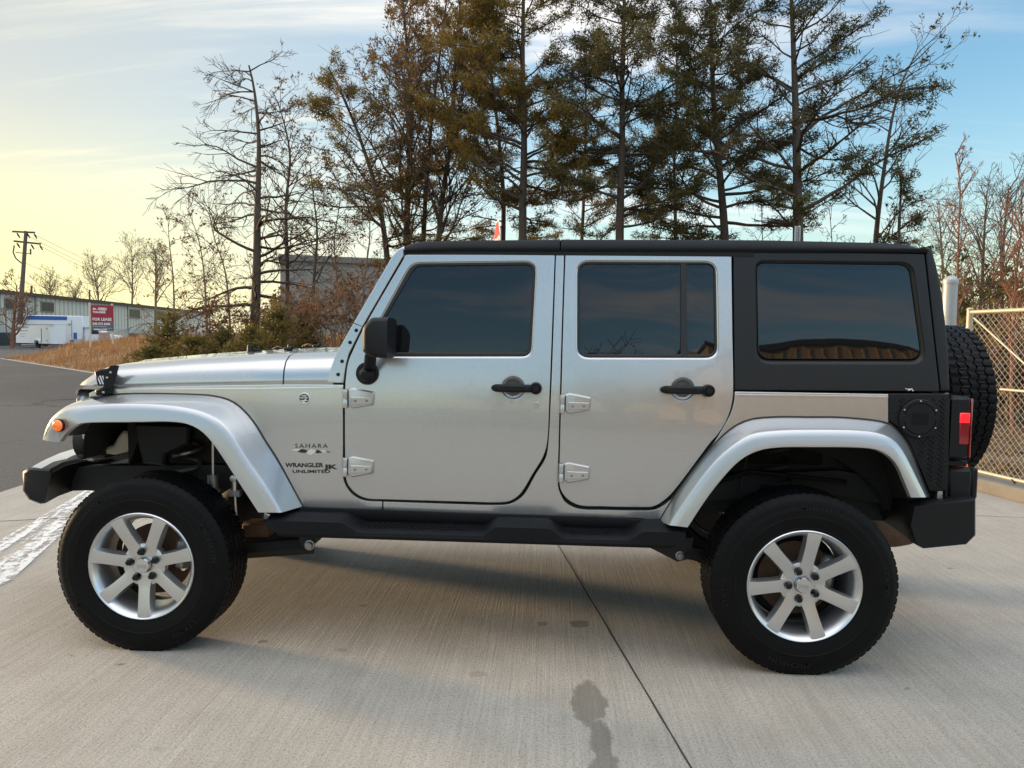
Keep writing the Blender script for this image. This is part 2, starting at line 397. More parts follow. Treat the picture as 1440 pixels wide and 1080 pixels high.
# inner structure: dark tub and cabin core behind the panels, blackened so gaps look shaded
mb = MB()
z0 = .60
arch = lambda xc, r, a0, a1: [(xc+r*math.cos(a), .40+r*math.sin(a)) for a in np.linspace(a0, a1, 12)]
tub = [(-1.70, .80), (-1.70, 1.19), (-.75, 1.20), (2.07, 1.20), (2.07, .62)] + [(1.98, .62)] + arch(1.473, .56, .42, math.pi-.30) + [(.93, .56), (-.86, .60)] + arch(-1.473, .56, .35, math.pi*.60)
mb.prism(tub, -.60, .60)
mb.prism([(.88, .60), (-.84, .64), (-.80, 1.2), (.60, 1.2)], -.755, .755)
mb.prism([(-.70, 1.18), (-.32, 1.82), (1.96, 1.83), (2.06, 1.18)], -.66, .66)
mb.prism([(1.0, 1.02), (1.0, 1.2), (2.06, 1.2), (2.06, .70), (1.98, .70), (1.86, 1.02)], -.76, .76)
mb.box((-1.2, 0, 1.08), (.92, 1.24, .16))
mb.build('inner_structure', M['dark'], suv)
# wheel wells (textured liners)
for xc in (AXF, AXR):
    P = resample([(a, 0, b) for a, b in (((xc-.62, .62), (xc-.56, .95)) if xc > 0 else ((xc-.34, .86), (xc-.33, .96)))+((xc-.30, 1.04), (xc+.25, 1.04), (xc+.50, .92), (xc+.66, .58))], 14)
    for sd in (-1, 1):
        mb = MB(); mb.loft([[(p[0], sd*.78, p[2]) for p in P], [(p[0], sd*.44, p[2]) for p in P]], closed=False)
        n_ = len(P); mb.add([(p[0], sd*.44, p[2]) for p in P], [list(range(n_))]); mb.build('wheel_well', M['under'], suv)

# body side panels (cowl, sill, pillar, quarter)
cowl_side = S([(125, 553), (138, 548), (176, 546), (300, 542.5), (400, 541), (482.3, 541.5), (482, 620), (482, 668), (485.3, 681.5), (494, 694), (505, 701.5), (517, 704.6), (537.3, 705.5),
               (537, 716.5), (426, 713), (385, 665), (345, 612), (318, 586), (280, 574), (125, 574)])
quarter = S([(539.2, 705.7), (640, 709), (707.5, 710.3), (724, 706), (737.5, 695), (752.5, 669), (767.5, 644), (771.5, 620), (774.8, 560), (778.2, 470), (782.2, 352.5), (793.2, 352.5), (789.6, 470), (787.2, 560), (785.6, 620),
             (784.4, 680), (787, 692.3), (795.5, 706.8), (814, 715.7), (845, 717.2), (905, 718.2), (921.5, 716.8), (937.5, 708), (952.5, 693), (1002.5, 625.5), (1018, 600), (1028.5, 580), (1033, 562), (1033.5, 551, .01), (1249, 554.5),
             (1249, 602), (1238, 604), (1185, 598), (1087, 598), (1051, 603), (1022, 620), (990, 654), (953, 704), (932, 738), (925, 731), (840, 727), (640, 721), (539, 717)])
mb = MB()
panel(mb, inset(fillet(soft(cowl_side)), -.0012), edge=.0035, depth=.04); panel(mb, inset(fillet(soft(quarter)), -.0012), edge=.0035, depth=.04)
# folded shoulder along the top of the cowl side and the quarter
for a, b in (((176, 544.2), (482, 541.2)), ((1034, 551.5), (1249, 554.5))):
    (x0, z0_), (x1, z1_) = surf(*a), surf(*b); rings = []
    for k in range(13):
        x = x0+(x1-x0)*k/12; z = z0_+(z1_-z0_)*k/12; y = Ys(x, z)
        rings.append([(x, y-.004, z-.016), (x, y-.0035, z-.010), (x, y+.012, z+.001), (x, y+.05, z+.004), (x, y+.05, z-.02)])
    mb.loft(rings)
# far side and rear skin
for q in (cowl_side, quarter):
    t = MB(); panel(t, q, edge=.006, depth=.04); mb.add([(x, -y, z) for x, y, z in t.v], [f[::-1] for f in t.f])
mb.prism([(-.78, .60), (.78, .60), (.79, 1.238), (-.79, 1.238)], 2.075, 2.10, plane='yz', bev=.006)
mb.build('body', M['paint'], suv, wn=True)

# rocker guards below the sills
for sd in (-1, 1):
    mb = MB()
    T = [surf(*p) for p in ((424, 713), (537, 717), (640, 721), (840, 727), (930, 732))]
    rings = []
    for x, z in T: rings.append([(x, sd*.800, z+.004), (x, sd*.803, z-.004), (x, sd*.80, z-.05), (x, sd*.775, z-.085), (x, sd*.70, z-.09), (x, sd*.70, z)])
    mb.loft(rings); mb.build('rocker_guard', M['plastic_dull'], suv)

# hood and cowl top
def hood_rings(x0, x1, n, lift=0.0, side_px=((176, 543.5), (400, 539.2), (459, 538.6))):
    seam = np.array([surf(*p) for p in side_px]); sil = np.array([(-2.02, 1.255), (-1.96, 1.284), (-1.75, 1.318), (-1.341, 1.358), (-.974, 1.383), (-.6, 1.402)])
    out = []
    for x in np.linspace(x0, x1, n):
        zs = np.interp(x, seam[:, 0], seam[:, 1]); zc = np.interp(x, sil[:, 0], sil[:, 1]); w = -Ys(x, zs)-.002
        drop = max(0.0, (-1.78-x)/.15)**2*.05 if x < -1.78 else 0
        h = [(-w+.012, zs-.02), (-w, zs), (-w+.002, zs+.02), (-w+.010, zs+(zc-zs)*.38), (-w+.035, zs+(zc-zs)*.62), (-w+.085, zs+(zc-zs)*.79), (-w+.17, zs+(zc-zs)*.87), (-.36, zc-.012), (-.30, zc-.002), (0, zc)]
        r = [(x, y, z-drop*(z > zs)) for y, z in h]; out.append(r+[(x, -y, z) for (x, y, z) in r[-2::-1]])
    return out
xh = surf(397.2, 538)[0]; xc0 = surf(399.2, 538)[0]; xc1 = surf(459, 538)[0]
mb = MB(); mb.loft(hood_rings(-1.93, xh, 22), closed=False)
r0 = hood_rings(-1.93, xh, 22)[0]; mb.loft([r0, [(x-.012, y*.985, z-.03) for x, y, z in r0], [(x, y*.98, z-.09) for x, y, z in r0]], closed=False)
r1 = hood_rings(-1.93, xh, 22)[-1]; mb.loft([r1, [(x+.001, y*.985, z-.03) for x, y, z in r1]], closed=False)
hood = mb.build('hood', M['paint'], suv)
mb = MB(); rr = hood_rings(xc0, xc1+.03, 8); mb.loft(rr, closed=False); mb.loft([rr[0], [(x, y*.985, z-.03) for x, y, z in rr[0]]], closed=False)
mb.build('cowl_top', M['paint'], suv)
def hood_z(x, y):
    rr = hood_rings(x, x+.001, 2)[0]; ys = [p[1] for p in rr[1:10]]; zs = [p[2] for p in rr[1:10]]; return float(np.interp(y, ys, zs))
for px, py, yy in ((352, 494, -.30), (408, 491, .30)):
    p = at(px, py, y=yy); mb = MB(); z = hood_z(p[0], -abs(yy)); mb.revolve([(0, .034), (.012, .034), (.016, .028), (.0175, 0), (.02, -.005)], 14, axis='z', c=(p[0], yy, z)); mb.box((p[0]+.035, yy, z+.006), (.05, .022, .012), bev=.004); mb.build('hood_bumper', M['plastic'], hood)
for yy in (-.36, .10):
    mb = MB(); x = -.985; z = hood_z(x, -abs(yy)); mb.box((x, yy, z+.010), (.045, .03, .018), bev=.006); mb.box((x+.02, yy, z+.02), (.02, .02, .012), bev=.004)
    mb.tube([(x-.02, yy, z+.012), (x-.06, yy+.02, z+.022), (x-.10, yy+.05, z+.008)], .005); mb.build('washer_nozzle', M['plastic'], hood)

# windshield frame (A pillars), glass, wiper
pil = S([(460.3, 538.6), (463.5, 522.5), (471, 501), (497, 455), (553, 358), (561, 349.9), (568.6, 346.2, .0), (568.3, 357.4), (510.6, 457.5), (490.8, 497), (487, 510), (484.3, 526), (483, 538.6)])
mb = MB(); panel(mb, inset(fillet(pil), -.0012), edge=.006, depth=.075, grid=.05)
t = MB(); panel(t, pil, edge=.006, depth=.075, grid=.05); mb.add([(x, -y, z) for x, y, z in t.v], [f[::-1] for f in t.f])
a = surf(471, 501); b = surf(561, 350)
mb.box((b[0]+.03, 0, b[1]-.03), (.06, 1.36, .06), bev=.02)
dirp = Vector((b[0]-a[0], 0, b[1]-a[1])).normalized()
wf = mb.build('windshield_frame', M['paint'], suv, wn=True)
mb = MB()
for px, py in ((475.5, 526.5), (481, 508), (492.3, 481.5), (501, 464.5)):
    mb = MB(); x, z = surf(px, py); y = Ys(x, z); mb.revolve([(0, -.007), (.006, -.006), (.0085, -.003), (.009, .003)], 12, axis='y', c=(x, y, z)); mb.build('pillar_bolt', M['lug'], wf)
mb = MB()
(x1, z1), (x2, z2) = surf(497, 455), surf(509.5, 459.5)
mb.box(((x1+x2)/2+.002, Ys(x1, z1)-.0005, (z1+z2)/2+.0015), (.058, .003, .003), rot=Matrix.Rotation(rad(21), 3, 'Y')); mb.build('pillar_joint', M['dark'], wf)
mb = MB(); mb.add([(a[0]+.03, -.66, a[1]-.02), (a[0]+.03, .66, a[1]-.02), (b[0]+.02, .62, b[1]-.03), (b[0]+.02, -.62, b[1]-.03)], [(0, 1, 2, 3)]); mb.build('windshield', M['glass'], suv)
mb = MB()
for y0 in (-.05, .45): mb.tube([(a[0]-.02, y0+.10, a[1]-.03), (a[0]+.05, y0-.05, a[1]+.06), (a[0]+.075, y0-.25, a[1]+.10)], .012)
mb.prism([surf(p[0], p[1]) for p in ((459, 492), (468, 484), (483, 474), (489, 492))], -.45, -.25)
mb.build('windshield_wiper', M['plastic'], suv)

# hardtop
hx0 = surf(570.4, 350)[0]; hxs = surf(788, 345)[0]; hx1 = 2.012
sil_z = lambda x: float(np.interp(x, [-.33, -.29, -.25, -.1, .4, 1.3, 1.9, 2.03], [1.862, 1.880, 1.888, 1.893, 1.902, 1.905, 1.895, 1.866]))
def roof_rings(x0, x1, n):
    out = []
    for x in np.linspace(x0, x1, n):
        zt = sil_z(x); zb = min(float(np.interp(x, [-.33, -.08, 2.0], [1.833, 1.842, 1.852])), zt-.02)
        h = [(-.67, zb), (-.716, zb), (-.719, zb+.006), (-.717, zb+.018), (-.706, zt-.012), (-.69, zt-.001), (-.66, zt+.004), (-.60, zt+.010), (-.45, zt+.016), (0, zt+.022)]
        r = [(x, y, z) for y, z in h]; out.append(r+[(x, -y, z) for (x, y, z) in r[-2::-1]])
    return out
def end_roll(rr, d):
    c = rr[0] if d < 0 else rr[-1]; return [(x+d*.006, y*.985, z-.008) for x, y, z in c]
mb = MB()
for xa, xb in ((hx0, hxs-.003), (hxs+.003, hx1)):
    rr = roof_rings(xa, xb, 20); mb.loft([end_roll(rr, -1)]+rr+[end_roll(rr, 1)], closed=True)
# rear wall of the hardtop, raked
mb.add([(2.035, -.70, 1.885), (2.035, .70, 1.885), (2.10, .785, 1.245), (2.10, -.785, 1.245)], [(0, 1, 2, 3)])
top = mb.build('hardtop', M['roof'], suv)
side = S([(1031.2, 352.2), (1299.5, 356.5), (1300, 357), (1321.5, 550.5), (1033.2, 548.5)])
win = fillet(S([(1065, 369.8, .035), (1279, 372.3, .05), (1297.3, 505.3, .05), (1067.5, 505, .055)]))
winb = fillet(S([(1061.5, 366.3, .045), (1284, 369, .06), (1303, 511.5, .06), (1063.5, 511, .065)]))
corner = S([(1301, 346.5), (1310.5, 347.8, .02), (1318, 374), (1326.3, 416), (1333.8, 483), (1336.8, 550), (1323, 550.3), (1301.5, 357)])
mb = MB(); panel(mb, side, [winb], edge=.004, depth=.06, grid=.05); panel(mb, corner, edge=.010, depth=.05, grid=.03)
# moulded recess round the quarter window
wl = densify(winb, .03); ring_o = [(x, Ys(x, z)+.0036, z) for x, z in wl]; ring_i = [(x, Ys(x, z)+.016, z) for x, z in inset(wl, .012)]; ring_k = [(x, Ys(x, z)+.030, z) for x, z in inset(wl, .02)]
mb.loft([ring_o, ring_i, ring_k], closed=True, caps=(False, False))
sd = mb.build('hardtop_side', M['hardtop'], suv, wn=True)
def glass_pane(loop, name, parent, off=0.0, bulge=.0015):
    L = np.array(loop); lo, hi = L.min(0), L.max(0)
    f = lambda x, z: Ys(x, z) - bulge*(1-((2*(x-lo[0])/(hi[0]-lo[0])-1)**2))*(1-((2*(z-lo[1])/(hi[1]-lo[1])-1)**2))
    mb = MB(); panel(mb, loop, f=f, off=off, edge=.003, depth=.004, grid=.045); return mb.build(name, M['glass'], parent, wn=True)
glass_pane(win, 'quarter_window', sd, off=-.012)
mirrored(sd)

# doors
DOORS = {}
def door(outline, glass_o, glass_i, handle, hinges, lock, kind):
    mb = MB(); gl = fillet(S(glass_o)); ol = fillet(soft(S(outline)))
    (xd, zd) = surf(*handle[2]); cup = [(xd+.0525*math.cos(t_), zd+.0525*math.sin(t_)) for t_ in np.linspace(0, 2*math.pi, 33)[:-1]]
    panel(mb, inset(ol, -.0018), [gl, cup], off=.001, edge=.0035, depth=.045)
    # rolled paint flange round the window opening
    wl = densify(gl, .03); mb.loft([[(x, Ys(x, z)+.0034, z) for x, z in wl], [(x, Ys(x, z)+.010, z) for x, z in inset(wl, .008)]], closed=True, caps=(False, False))
    d = mb.build('door', M['paint'], suv, wn=True)
    mb = MB(); panel(mb, inset(densify(gl, .03), .004), [fillet(S(g)) for g in glass_i], off=-.006, edge=.004, depth=.012, grid=.04); mb.build('window_seal', M['rubber'], d)
    for g in glass_i: glass_pane(inset(densify(fillet(S(g)), .03), -.003), 'window_pane', d, off=-.013)
    # handle: dished cup, grip bar, round lock button
    (x0, zc), (x1, _), (xd, zd), (xr, zr) = [surf(*p) for p in handle]; y = Ys(xd, zd)
    mb = MB(); mb.revolve([(.0535, .004), (.0535, -.0005), (.0525, -.0015), (.050, .000), (.046, .006), (.036, .015), (.02, .019), (0, .020)], 36, axis='y', c=(xd, y, zd)); mb.build('handle_cup', M['paint'], d)
    mb = MB(); rings = []
    for t in [0, .01, .03, .06, .10, .16, .25, .4, .55, .7, .85, 1.0]:
        x = x0+(x1-x0)*t; e = math.sin(math.pi*min(1, max(0, t)))**.35 if 0 < t < 1 else .12
        hh = .0168*math.sqrt(max(.02, 1-(1-min(1, t/.16))**2)); out = .016+.026*min(1, t*4.5)*min(1, (1-t)*7+.6)
        rings.append([(x, y-.002, zc+hh), (x, y-out*.85, zc+hh), (x, y-out, zc+hh*.6), (x, y-out, zc-hh*.6), (x, y-out*.85, zc-hh), (x, y-.002, zc-hh)])
    mb.loft(rings)
    mb.revolve([(.027, .004), (.027, -.030), (.025, -.036), (.020, -.038), (.0185, -.034), (.016, -.034), (.0145, -.040), (0, -.041)], 26, axis='y', c=(xr, y, zr))
    mb.build('door_handle', M['plastic'], d)
    if lock:
        x, z = surf(*lock); mb = MB(); mb.revolve([(.0135, 0), (.0125, -.005), (.010, -.006), (.009, -.003), (0, -.003)], 18, axis='y', c=(x, Ys(x, z)-.003, z)); mb.box((x, Ys(x, z)-.0065, z), (.002, .002, .009)); mb.build('door_lock', M['chrome_silver'], d)
    for (hx, hy) in hinges:
        P = lambda u, v: surf(hx+u, hy+v); mb = MB(); yk = Ys(*P(0, 13))
        (xk, zk0), (_, zk1) = P(2.8, 0), P(2.8, 26)
        zm = zk0+(zk1-zk0)*.53
        mb.revolve([(0, zk0), (.0095, zk0), (.0105, zk0-.003), (.0105, zm+.002), (.0095, zm), (0, zm)], 14, axis='z', c=(xk, yk-.014, 0)); mb.revolve([(0, zm-.0015), (.0095, zm-.0015), (.0105, zm-.003), (.0105, zk1+.003), (.0095, zk1), (0, zk1)], 14, axis='z', c=(xk, yk-.014, 0))
        mb.box((xk-.004, yk-.006, (zk0+zk1)/2), (.016, .014, zk0-zk1))
        leaf = [P(6.3, .5), P(13, -1.4), P(42.5, 4.5), P(41.5, 22), P(13, 27), P(6.3, 23)]; lb = fillet([(*q, .006) for q in leaf], 3)
        mb.loft([[(x, yk+.004, z) for x, z in inset(lb, -.003)], [(x, yk-.010, z) for x, z in lb], [(x, yk-.015, z) for x, z in inset(lb, .004)], [(x, yk-.0155, z) for x, z in inset(lb, .0075)]], caps=(False, True))
        pl = fillet([(*P(11, 11), .003), (*P(40, 12), .003), (*P(39, 20.5), .003), (*P(11, 21.5), .003)], 2)
        mb.loft([[(x, yk-.0145, z) for x, z in inset(pl, -.002)], [(x, yk-.0185, z) for x, z in inset(pl, .0005)], [(x, yk-.0187, z) for x, z in inset(pl, .003)]], caps=(False, True))
        for u in (17, 33):
            bx, bz = P(u, 16); mb.revolve([(.0062, -.004), (.0062, -.0068), (.0050, -.0082), (.0034, -.0082), (.003, -.006), (0, -.006)], 12, m=1, axis='y', c=(bx, yk-.0145, bz))
        mb.build('hinge', [M['chrome_silver'], M['steel']], d)
    return d
front_outline = [(485.8, 546), (485.6, 640), (486, 667), (489.5, 680.5), (497.5, 691), (507.5, 697.8), (518.5, 701.2), (538, 702), (660, 705.5), (707, 706.2), (721.5, 702.2), (733.5, 691.5), (748.5, 666.5), (763.5, 641.5),
                 (769.3, 620), (772.3, 560), (775.7, 470), (779.8, 357.3, .012), (571.5, 358.6), (513.5, 458.5), (494, 499), (489.5, 512), (487.2, 528)]
rear_outline = [(795.5, 356.5, .012), (1028, 355, .012), (1029.4, 470), (1030.6, 550), (1027.5, 573), (1019, 595), (1007, 613), (999, 621.5), (948.5, 688.5), (934, 703), (919.3, 711.6), (905, 712.9), (845, 711.9), (816, 710.5), (799, 702.2),
                (789.7, 690), (787.2, 679), (788, 620), (789.7, 560), (792, 470)]
fd = door(front_outline, [(524, 467), (520.5, 482), (523, 503, .02), (748, 503, .05), (755.5, 366.8, .055), (578, 369, .075)],
          [[(530.5, 466), (528, 480), (530, 495.5, .01), (743.5, 495.5, .03), (750, 372.5, .035), (584, 374, .055)]],
          [(691, 545), (748, 545.2), (721.7, 544.8), (753.6, 545.6)], [(484.2, 547), (483.6, 643)], (754, 569), 'front')
rd = door(rear_outline, [(810.5, 366.2, .06), (1008.5, 367.3, .06), (1011, 505, .06), (810, 504.5, .06)],
          [[(815.5, 371.3, .04), (957.3, 371.2, .003), (957.3, 498.3, .003), (815.3, 498.3, .02)], [(965.6, 371.3, .003), (1004, 371.5, .03), (1005.5, 498.5, .035), (966, 498.5, .003)]],
          [(928, 547.4), (988, 548.4), (960, 546.5), (995, 549)], [(788.2, 554.5), (786.6, 651.5)], None, 'rear')

# side mirror on the front door
x, z = surf(517, 525); yb = Ys(x, z); mb = MB()
mb.revolve([(.052, .004), (.052, -.010), (.048, -.018), (.040, -.020), (0, -.020)], 30, axis='y', c=(x, yb, z))
mb.box((x+.004, yb-.035, z-.004), (.068, .05, .062), bev=.018)
yo = yb-.15
sa_, sb_ = at(519.5, 519, y=yb-.04), at(521.5, 498, y=yo+.035)
mb.loft([[(q[0]+.027*math.cos(t), q[1]+.020*math.sin(t), q[2]) for t in np.linspace(0, 2*math.pi, 17)[:-1]] for q in (sa_, (sa_*2+sb_)/3, sb_)], caps=(False, False))
def mp(px, py): q = at(px, py, y=yo); return (q[0], q[2])
hs_ = fillet([(*mp(511.5, 460), .05), (*mp(524, 446.6), .03), (*mp(549.5, 446.4), .006), (*mp(548, 504.5), .006), (*mp(525, 502.5), .03), (*mp(511.5, 495), .03)], 6)
def hring(yy, s): 
    cx = max(p[0] for p in hs_); cz = np.mean([p[1] for p in hs_]); return [(cx+(px-cx)*(1-(1-s)*1.1), yy, cz+(pz-cz)*s) for px, pz in hs_]
mb.loft([hring(yo-.062, .80), hring(yo-.058, .87), hring(yo-.050, .93), hring(yo-.036, .975), hring(yo-.018, 1.0), hring(yo+.07, 1.0), hring(yo+.11, .95), hring(yo+.125, .85)])
sm = mb.build('side_mirror', M['plastic'], fd)
mirrored(fd); mirrored(rd)

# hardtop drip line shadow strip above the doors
for s in (-1, 1): mb = MB(); mb.box((.47, s*.700, 1.838), (1.58, .03, .020)); mb.build('drip_rail_shadow', M['dark'], suv)

# fender flares
def flare(A, B, Cc, name, tipdrop=0.0, n=44):
    a = resample([(surf(*p)[0], Ys(*surf(*p))+.006, surf(*p)[1]) for p in A], n); b = resample([at(*p[:2], y=p[2] if len(p) > 2 else -.914) for p in B], n); c = resample([at(*p[:2], y=p[2] if len(p) > 2 else -.935) for p in Cc], n)
    rings = []
    for i in range(n):
        A_, B_, C_ = a[i], b[i], c[i]; mid1 = A_*.5+B_*.5; mid1[2] += .004
        nb = B_*.93+C_*.07; nb[1] = B_[1]-.007; m2 = B_*.55+C_*.45; m2[1] = B_[1]*.40+C_[1]*.60; m3 = B_*.18+C_*.82; m3[1] = B_[1]*.06+C_[1]*.94
        up = (B_-C_); up = up/np.linalg.norm(up)
        D = C_+np.array([0, .020, 0])-up*.006; E = C_+np.array([0, .03, 0])+up*.02; Fq = A_*.3+E*.7; Fq[1] = -.78; 
        rings.append([tuple(q) for q in (A_, A_*.94+B_*.06, A_*.5+B_*.5, B_*.93+A_*.07, B_*.985+C_*.015+np.array([0, -.001, 0]), nb, m2, m3, C_, D, E, Fq)])
    mb = MB(); mb.loft(rings); fl = mb.build(name, M['paint2'], suv, angle=50)
    mb = MB(); mb.tube([tuple(np.array(q)+np.array([0, -.0045, 0])) for q in a], .0045, 6); mb.build('welt', M['rubber'], fl); return fl
ff = flare([(120, 560), (148, 556), (180, 553.6), (231, 553.6), (282, 555), (302, 557), (322.6, 562.4), (339, 573), (357, 593), (373.6, 620), (394, 652.4), (426.5, 712)],
           [(62, 612, -.892), (70, 593, -.898), (84, 580, -.904), (110, 571.5, -.909), (150, 568), (200, 567.5), (241, 570), (271.7, 575), (292, 582), (310, 592.5), (326.7, 611.7), (353, 652.4), (375.6, 685), (397, 720.5)],
           [(84, 621, -.90), (89, 614, -.91), (97.4, 604, -.92), (107.6, 597.5), (126, 594), (200, 593), (231, 592.5), (257.4, 594.6), (277.8, 602.5), (294, 616.8), (312.4, 642), (339, 683), (363.4, 720.5)], 'front_flare')
# nose tip of the flare: closes the front from the outer lip to the grille side
tipA = [at(59.8, 618.5, y=-.895), at(64, 604, y=-.89), at(74, 587, y=-.885), at(86, 576, y=-.875), at(100, 568, y=-.86), at(126, 558.5, y=-.78)]
tipB = [at(84, 621.5, y=-.905), at(84, 612, y=-.905), at(85, 598, y=-.912), at(98, 580, y=-.910), at(125, 571, y=-.909), at(150, 568, y=-.914)]
mb = MB(); tA, tB = resample(tipA, 14), resample(tipB, 14)
mb.loft([[tuple(p+np.array([.02, .28, -.01])) for p in tA], [tuple(p+np.array([.004, .05, .004])) for p in tA], [tuple(p) for p in tA], [tuple(p*.66+q*.34+np.array([-.004, -.006, 0])) for p, q in zip(tA, tB)], [tuple(p*.3+q*.7+np.array([0, -.010, 0])) for p, q in zip(tA, tB)], [tuple(q) for q in tB]], closed=False)
ft = mb.build('flare_nose', M['paint2'], ff)
mb = MB(); p = at(81.5, 598.5, y=-.930); rotm = Matrix.Rotation(rad(-10), 3, 'Z')
t = MB(); t.revolve([(.026, .006), (.026, -.004), (.023, -.009), (.014, -.013), (0, -.014)], 26, axis='y'); mb.add([rotm @ Vector(v)+Vector(p) for v in t.v], t.f, 0)
t = MB(); t.revolve([(.0285, .012), (.0285, -.001), (.026, -.002), (.026, .006)], 26, axis='y'); mb.add([rotm @ Vector(v)+Vector(p) for v in t.v], t.f, 1)
mb.build('side_marker', [M['amber'], M['dark']], ff)
rf = flare([(926.5, 733), (953, 691), (989.7, 642), (1022, 607.6), (1051, 591), (1087.5, 586.4), (1140, 586.5), (1185, 587), (1238, 592.5), (1258.6, 601.5), (1279, 628), (1295, 670), (1306.5, 699)],
           [(940, 738), (958, 709), (992, 663), (1022, 632), (1052, 612), (1080, 606), (1128, 603.8), (1201.6, 604.6), (1236, 609), (1258, 619.5), (1272, 638), (1289, 672), (1302.5, 699)],
           [(967, 741.5), (998, 695), (1034.5, 652.5), (1063, 635), (1095.6, 629), (1150, 628.5), (1201.6, 629), (1232, 632), (1250, 641), (1262, 655), (1271, 675), (1281, 699.5)], 'rear_flare')
mirrored(ff); mirrored(rf)

# black corner guard with tread-plate bumps and fuel door
guard = S([(1249.8, 553.2), (1334.8, 553.2, .008), (1331, 690.5), (1306.5, 691), (1292, 655), (1278, 622), (1262, 600), (1249.8, 592)])
mb = MB(); panel(mb, guard, off=.005, edge=.006, depth=.03, grid=.05)
mb.prism([(-.795, .78), (-.60, .78), (-.60, 1.232), (-.795, 1.232)], 2.10, 2.108, plane='yz')
gp = mb.build('corner_guard', M['plastic'], suv, wn=True)
mb = MB(); fx, fz = surf(1291, 588.5); GL = inset(densify(guard, .03), .018)
pts = []
for i in range(40):
    for j in range(70):
        pts.append((1.72+.0105*i*1.0+(j % 2)*.0, .78+j*.0105))
x0 = 1.74
rows = 0
for j in range(0, 44):
    for i in range(0, 18):
        x = x0+i*.0215+(j % 2)*.01075; z = .80+j*.0105
        if not inside([(x, z)], GL)[0] or (x-fx)**2+(z-fz)**2 < .092**2: continue
        ang = rad(45 if (i+j) % 2 else -45) if j % 2 else rad(-45 if i % 2 else 45); y = Ys(x, z)-.005
        c_, s_ = math.cos(ang), math.sin(ang); L, wd, h = .0098, .0036, .0034
        vs = [(-L, 0, 0), (0, 0, wd), (L, 0, 0), (0, 0, -wd), (-L*.5, -h, 0), (L*.5, -h, 0)]
        mb.add([(x+a*c_-b*s_, y+h_, z+a*s_+b*c_) for a, h_, b in vs], [(0, 4, 1), (4, 5, 1), (1, 5, 2), (2, 5, 3), (5, 4, 3), (3, 4, 0)])
mb.build('tread_plate', M['plastic'], gp)
mb = MB(); y = Ys(fx, fz)-.005
mb.revolve([(.086, .004), (.086, -.008), (.082, -.012), (.070, -.0125), (.069, -.009), (.0675, -.009), (.066, -.012), (0, -.0125)], 48, axis='y', c=(fx, y, fz))
mb.box((fx-.068, y-.011, fz+.0), (.02, .006, .034), bev=.003); mb.box((fx+.068, y-.011, fz+.0), (.012, .006, .024), bev=.003)
for k in range(6):
    t = rad(90+60*k); mb.revolve([(0, -.016), (.003, -.0155), (.0045, -.012)], 10, m=1, axis='y', c=(fx+.077*math.cos(t), y, fz+.077*math.sin(t)))
mb.box((fx-.020, y-.0127, fz+.013), (.026, .0016, .022), m=2)
for k in range(7):
    mb.box((fx+.0155+(-.0155 if k > 3 else 0), y-.0127, fz+.022-k*.0075), (.040 if k <= 3 else .07, .0016, .0042), m=2)
mb.build('fuel_door', [M['plastic'], M['bolt'], M['plastic_dull']], gp)
# small paper scrap stuck where the hardtop meets the guard
x, z = surf(1278, 548); mb = MB()
for dx, dz, s in ((0, 0, .008), (.011, .002, .006), (-.012, .004, .004), (.017, -.004, .004)): mb.ellipsoid((x+dx, Ys(x, z)-.001, z+dz), (s, .001, s*.6), nu=7, nv=4)
mb.build('paper_scrap', M['white_badge'], sd)

# tail lamps
for s in (-1, 1):
    mb = MB(); y = s*.735; mb.box((2.140, y, 1.085), (.11, .12, .275), bev=.014)
    tl = mb.build('tail_lamp', M['plastic'], suv)
    mb = MB(); mb.box((2.165, y+s*.0605, 1.080), (.040, .006, .130), bev=.002); mb.box((2.197, y, 1.085), (.008, .112, .26), bev=.003); mb.build('lens', M['red_lens'], tl)
    mb = MB(); mb.box((2.165, y+s*.0615, 1.130), (.043, .0075, .045), bev=.003); mb.build('lit_lens', M['red_lamp'], tl)

# bumpers
M['bumper_grey'] = mat('bumper_sheen_grey', (.58, .565, .53), .5, var=.15, vscale=6, bump=.3, bscale=400)  # pale top strip stands in for sky reflected on the black plastic
def bumper_loft(prof, st_, name, m):
    mb = MB(); mb.loft([[(px*sc_+dx, y, pz*1.0) for px, pz in [(q[0], q[1]) for q in prof]] for y, dx, sc_ in st_]); return mb.build(name, m, suv, angle=45)
e = [at(px, py, y=-.79) for px, py in ((31, 664), (39, 658), (70, 659.5), (73, 664), (63, 708), (56, 709), (40, 703), (31, 690))]
E0 = [(p[0], p[2]) for p in e]; cx = np.mean([p[0] for p in E0]); cz = np.mean([p[1] for p in E0])
mb = MB(); rings = []
for y, dx, s in ((-.80, .012, .90), (-.785, 0, 1.0), (-.62, -.055, 1.04), (-.42, -.115, 1.05), (-.2, -.15, 1.05), (0, -.155, 1.05), (.2, -.15, 1.05), (.42, -.115, 1.05), (.62, -.055, 1.04), (.785, 0, 1.0), (.80, .012, .9)):
    rings.append([(cx+(x-cx)*s*(1.0 if x < cx else 1.0+ (0.9 if abs(y) < .5 else 0.0))+dx, y, cz+(z-cz)*s) for x, z in E0])
mb.loft(rings)
mb.box((-2.02, -.30, .735), (.24, .34, .02), bev=.006); mb.box((-2.02, .30, .735), (.24, .34, .02), bev=.006)
fb = mb.build('front_bumper', M['plastic'], suv, angle=40)
mb = MB(); tp = []
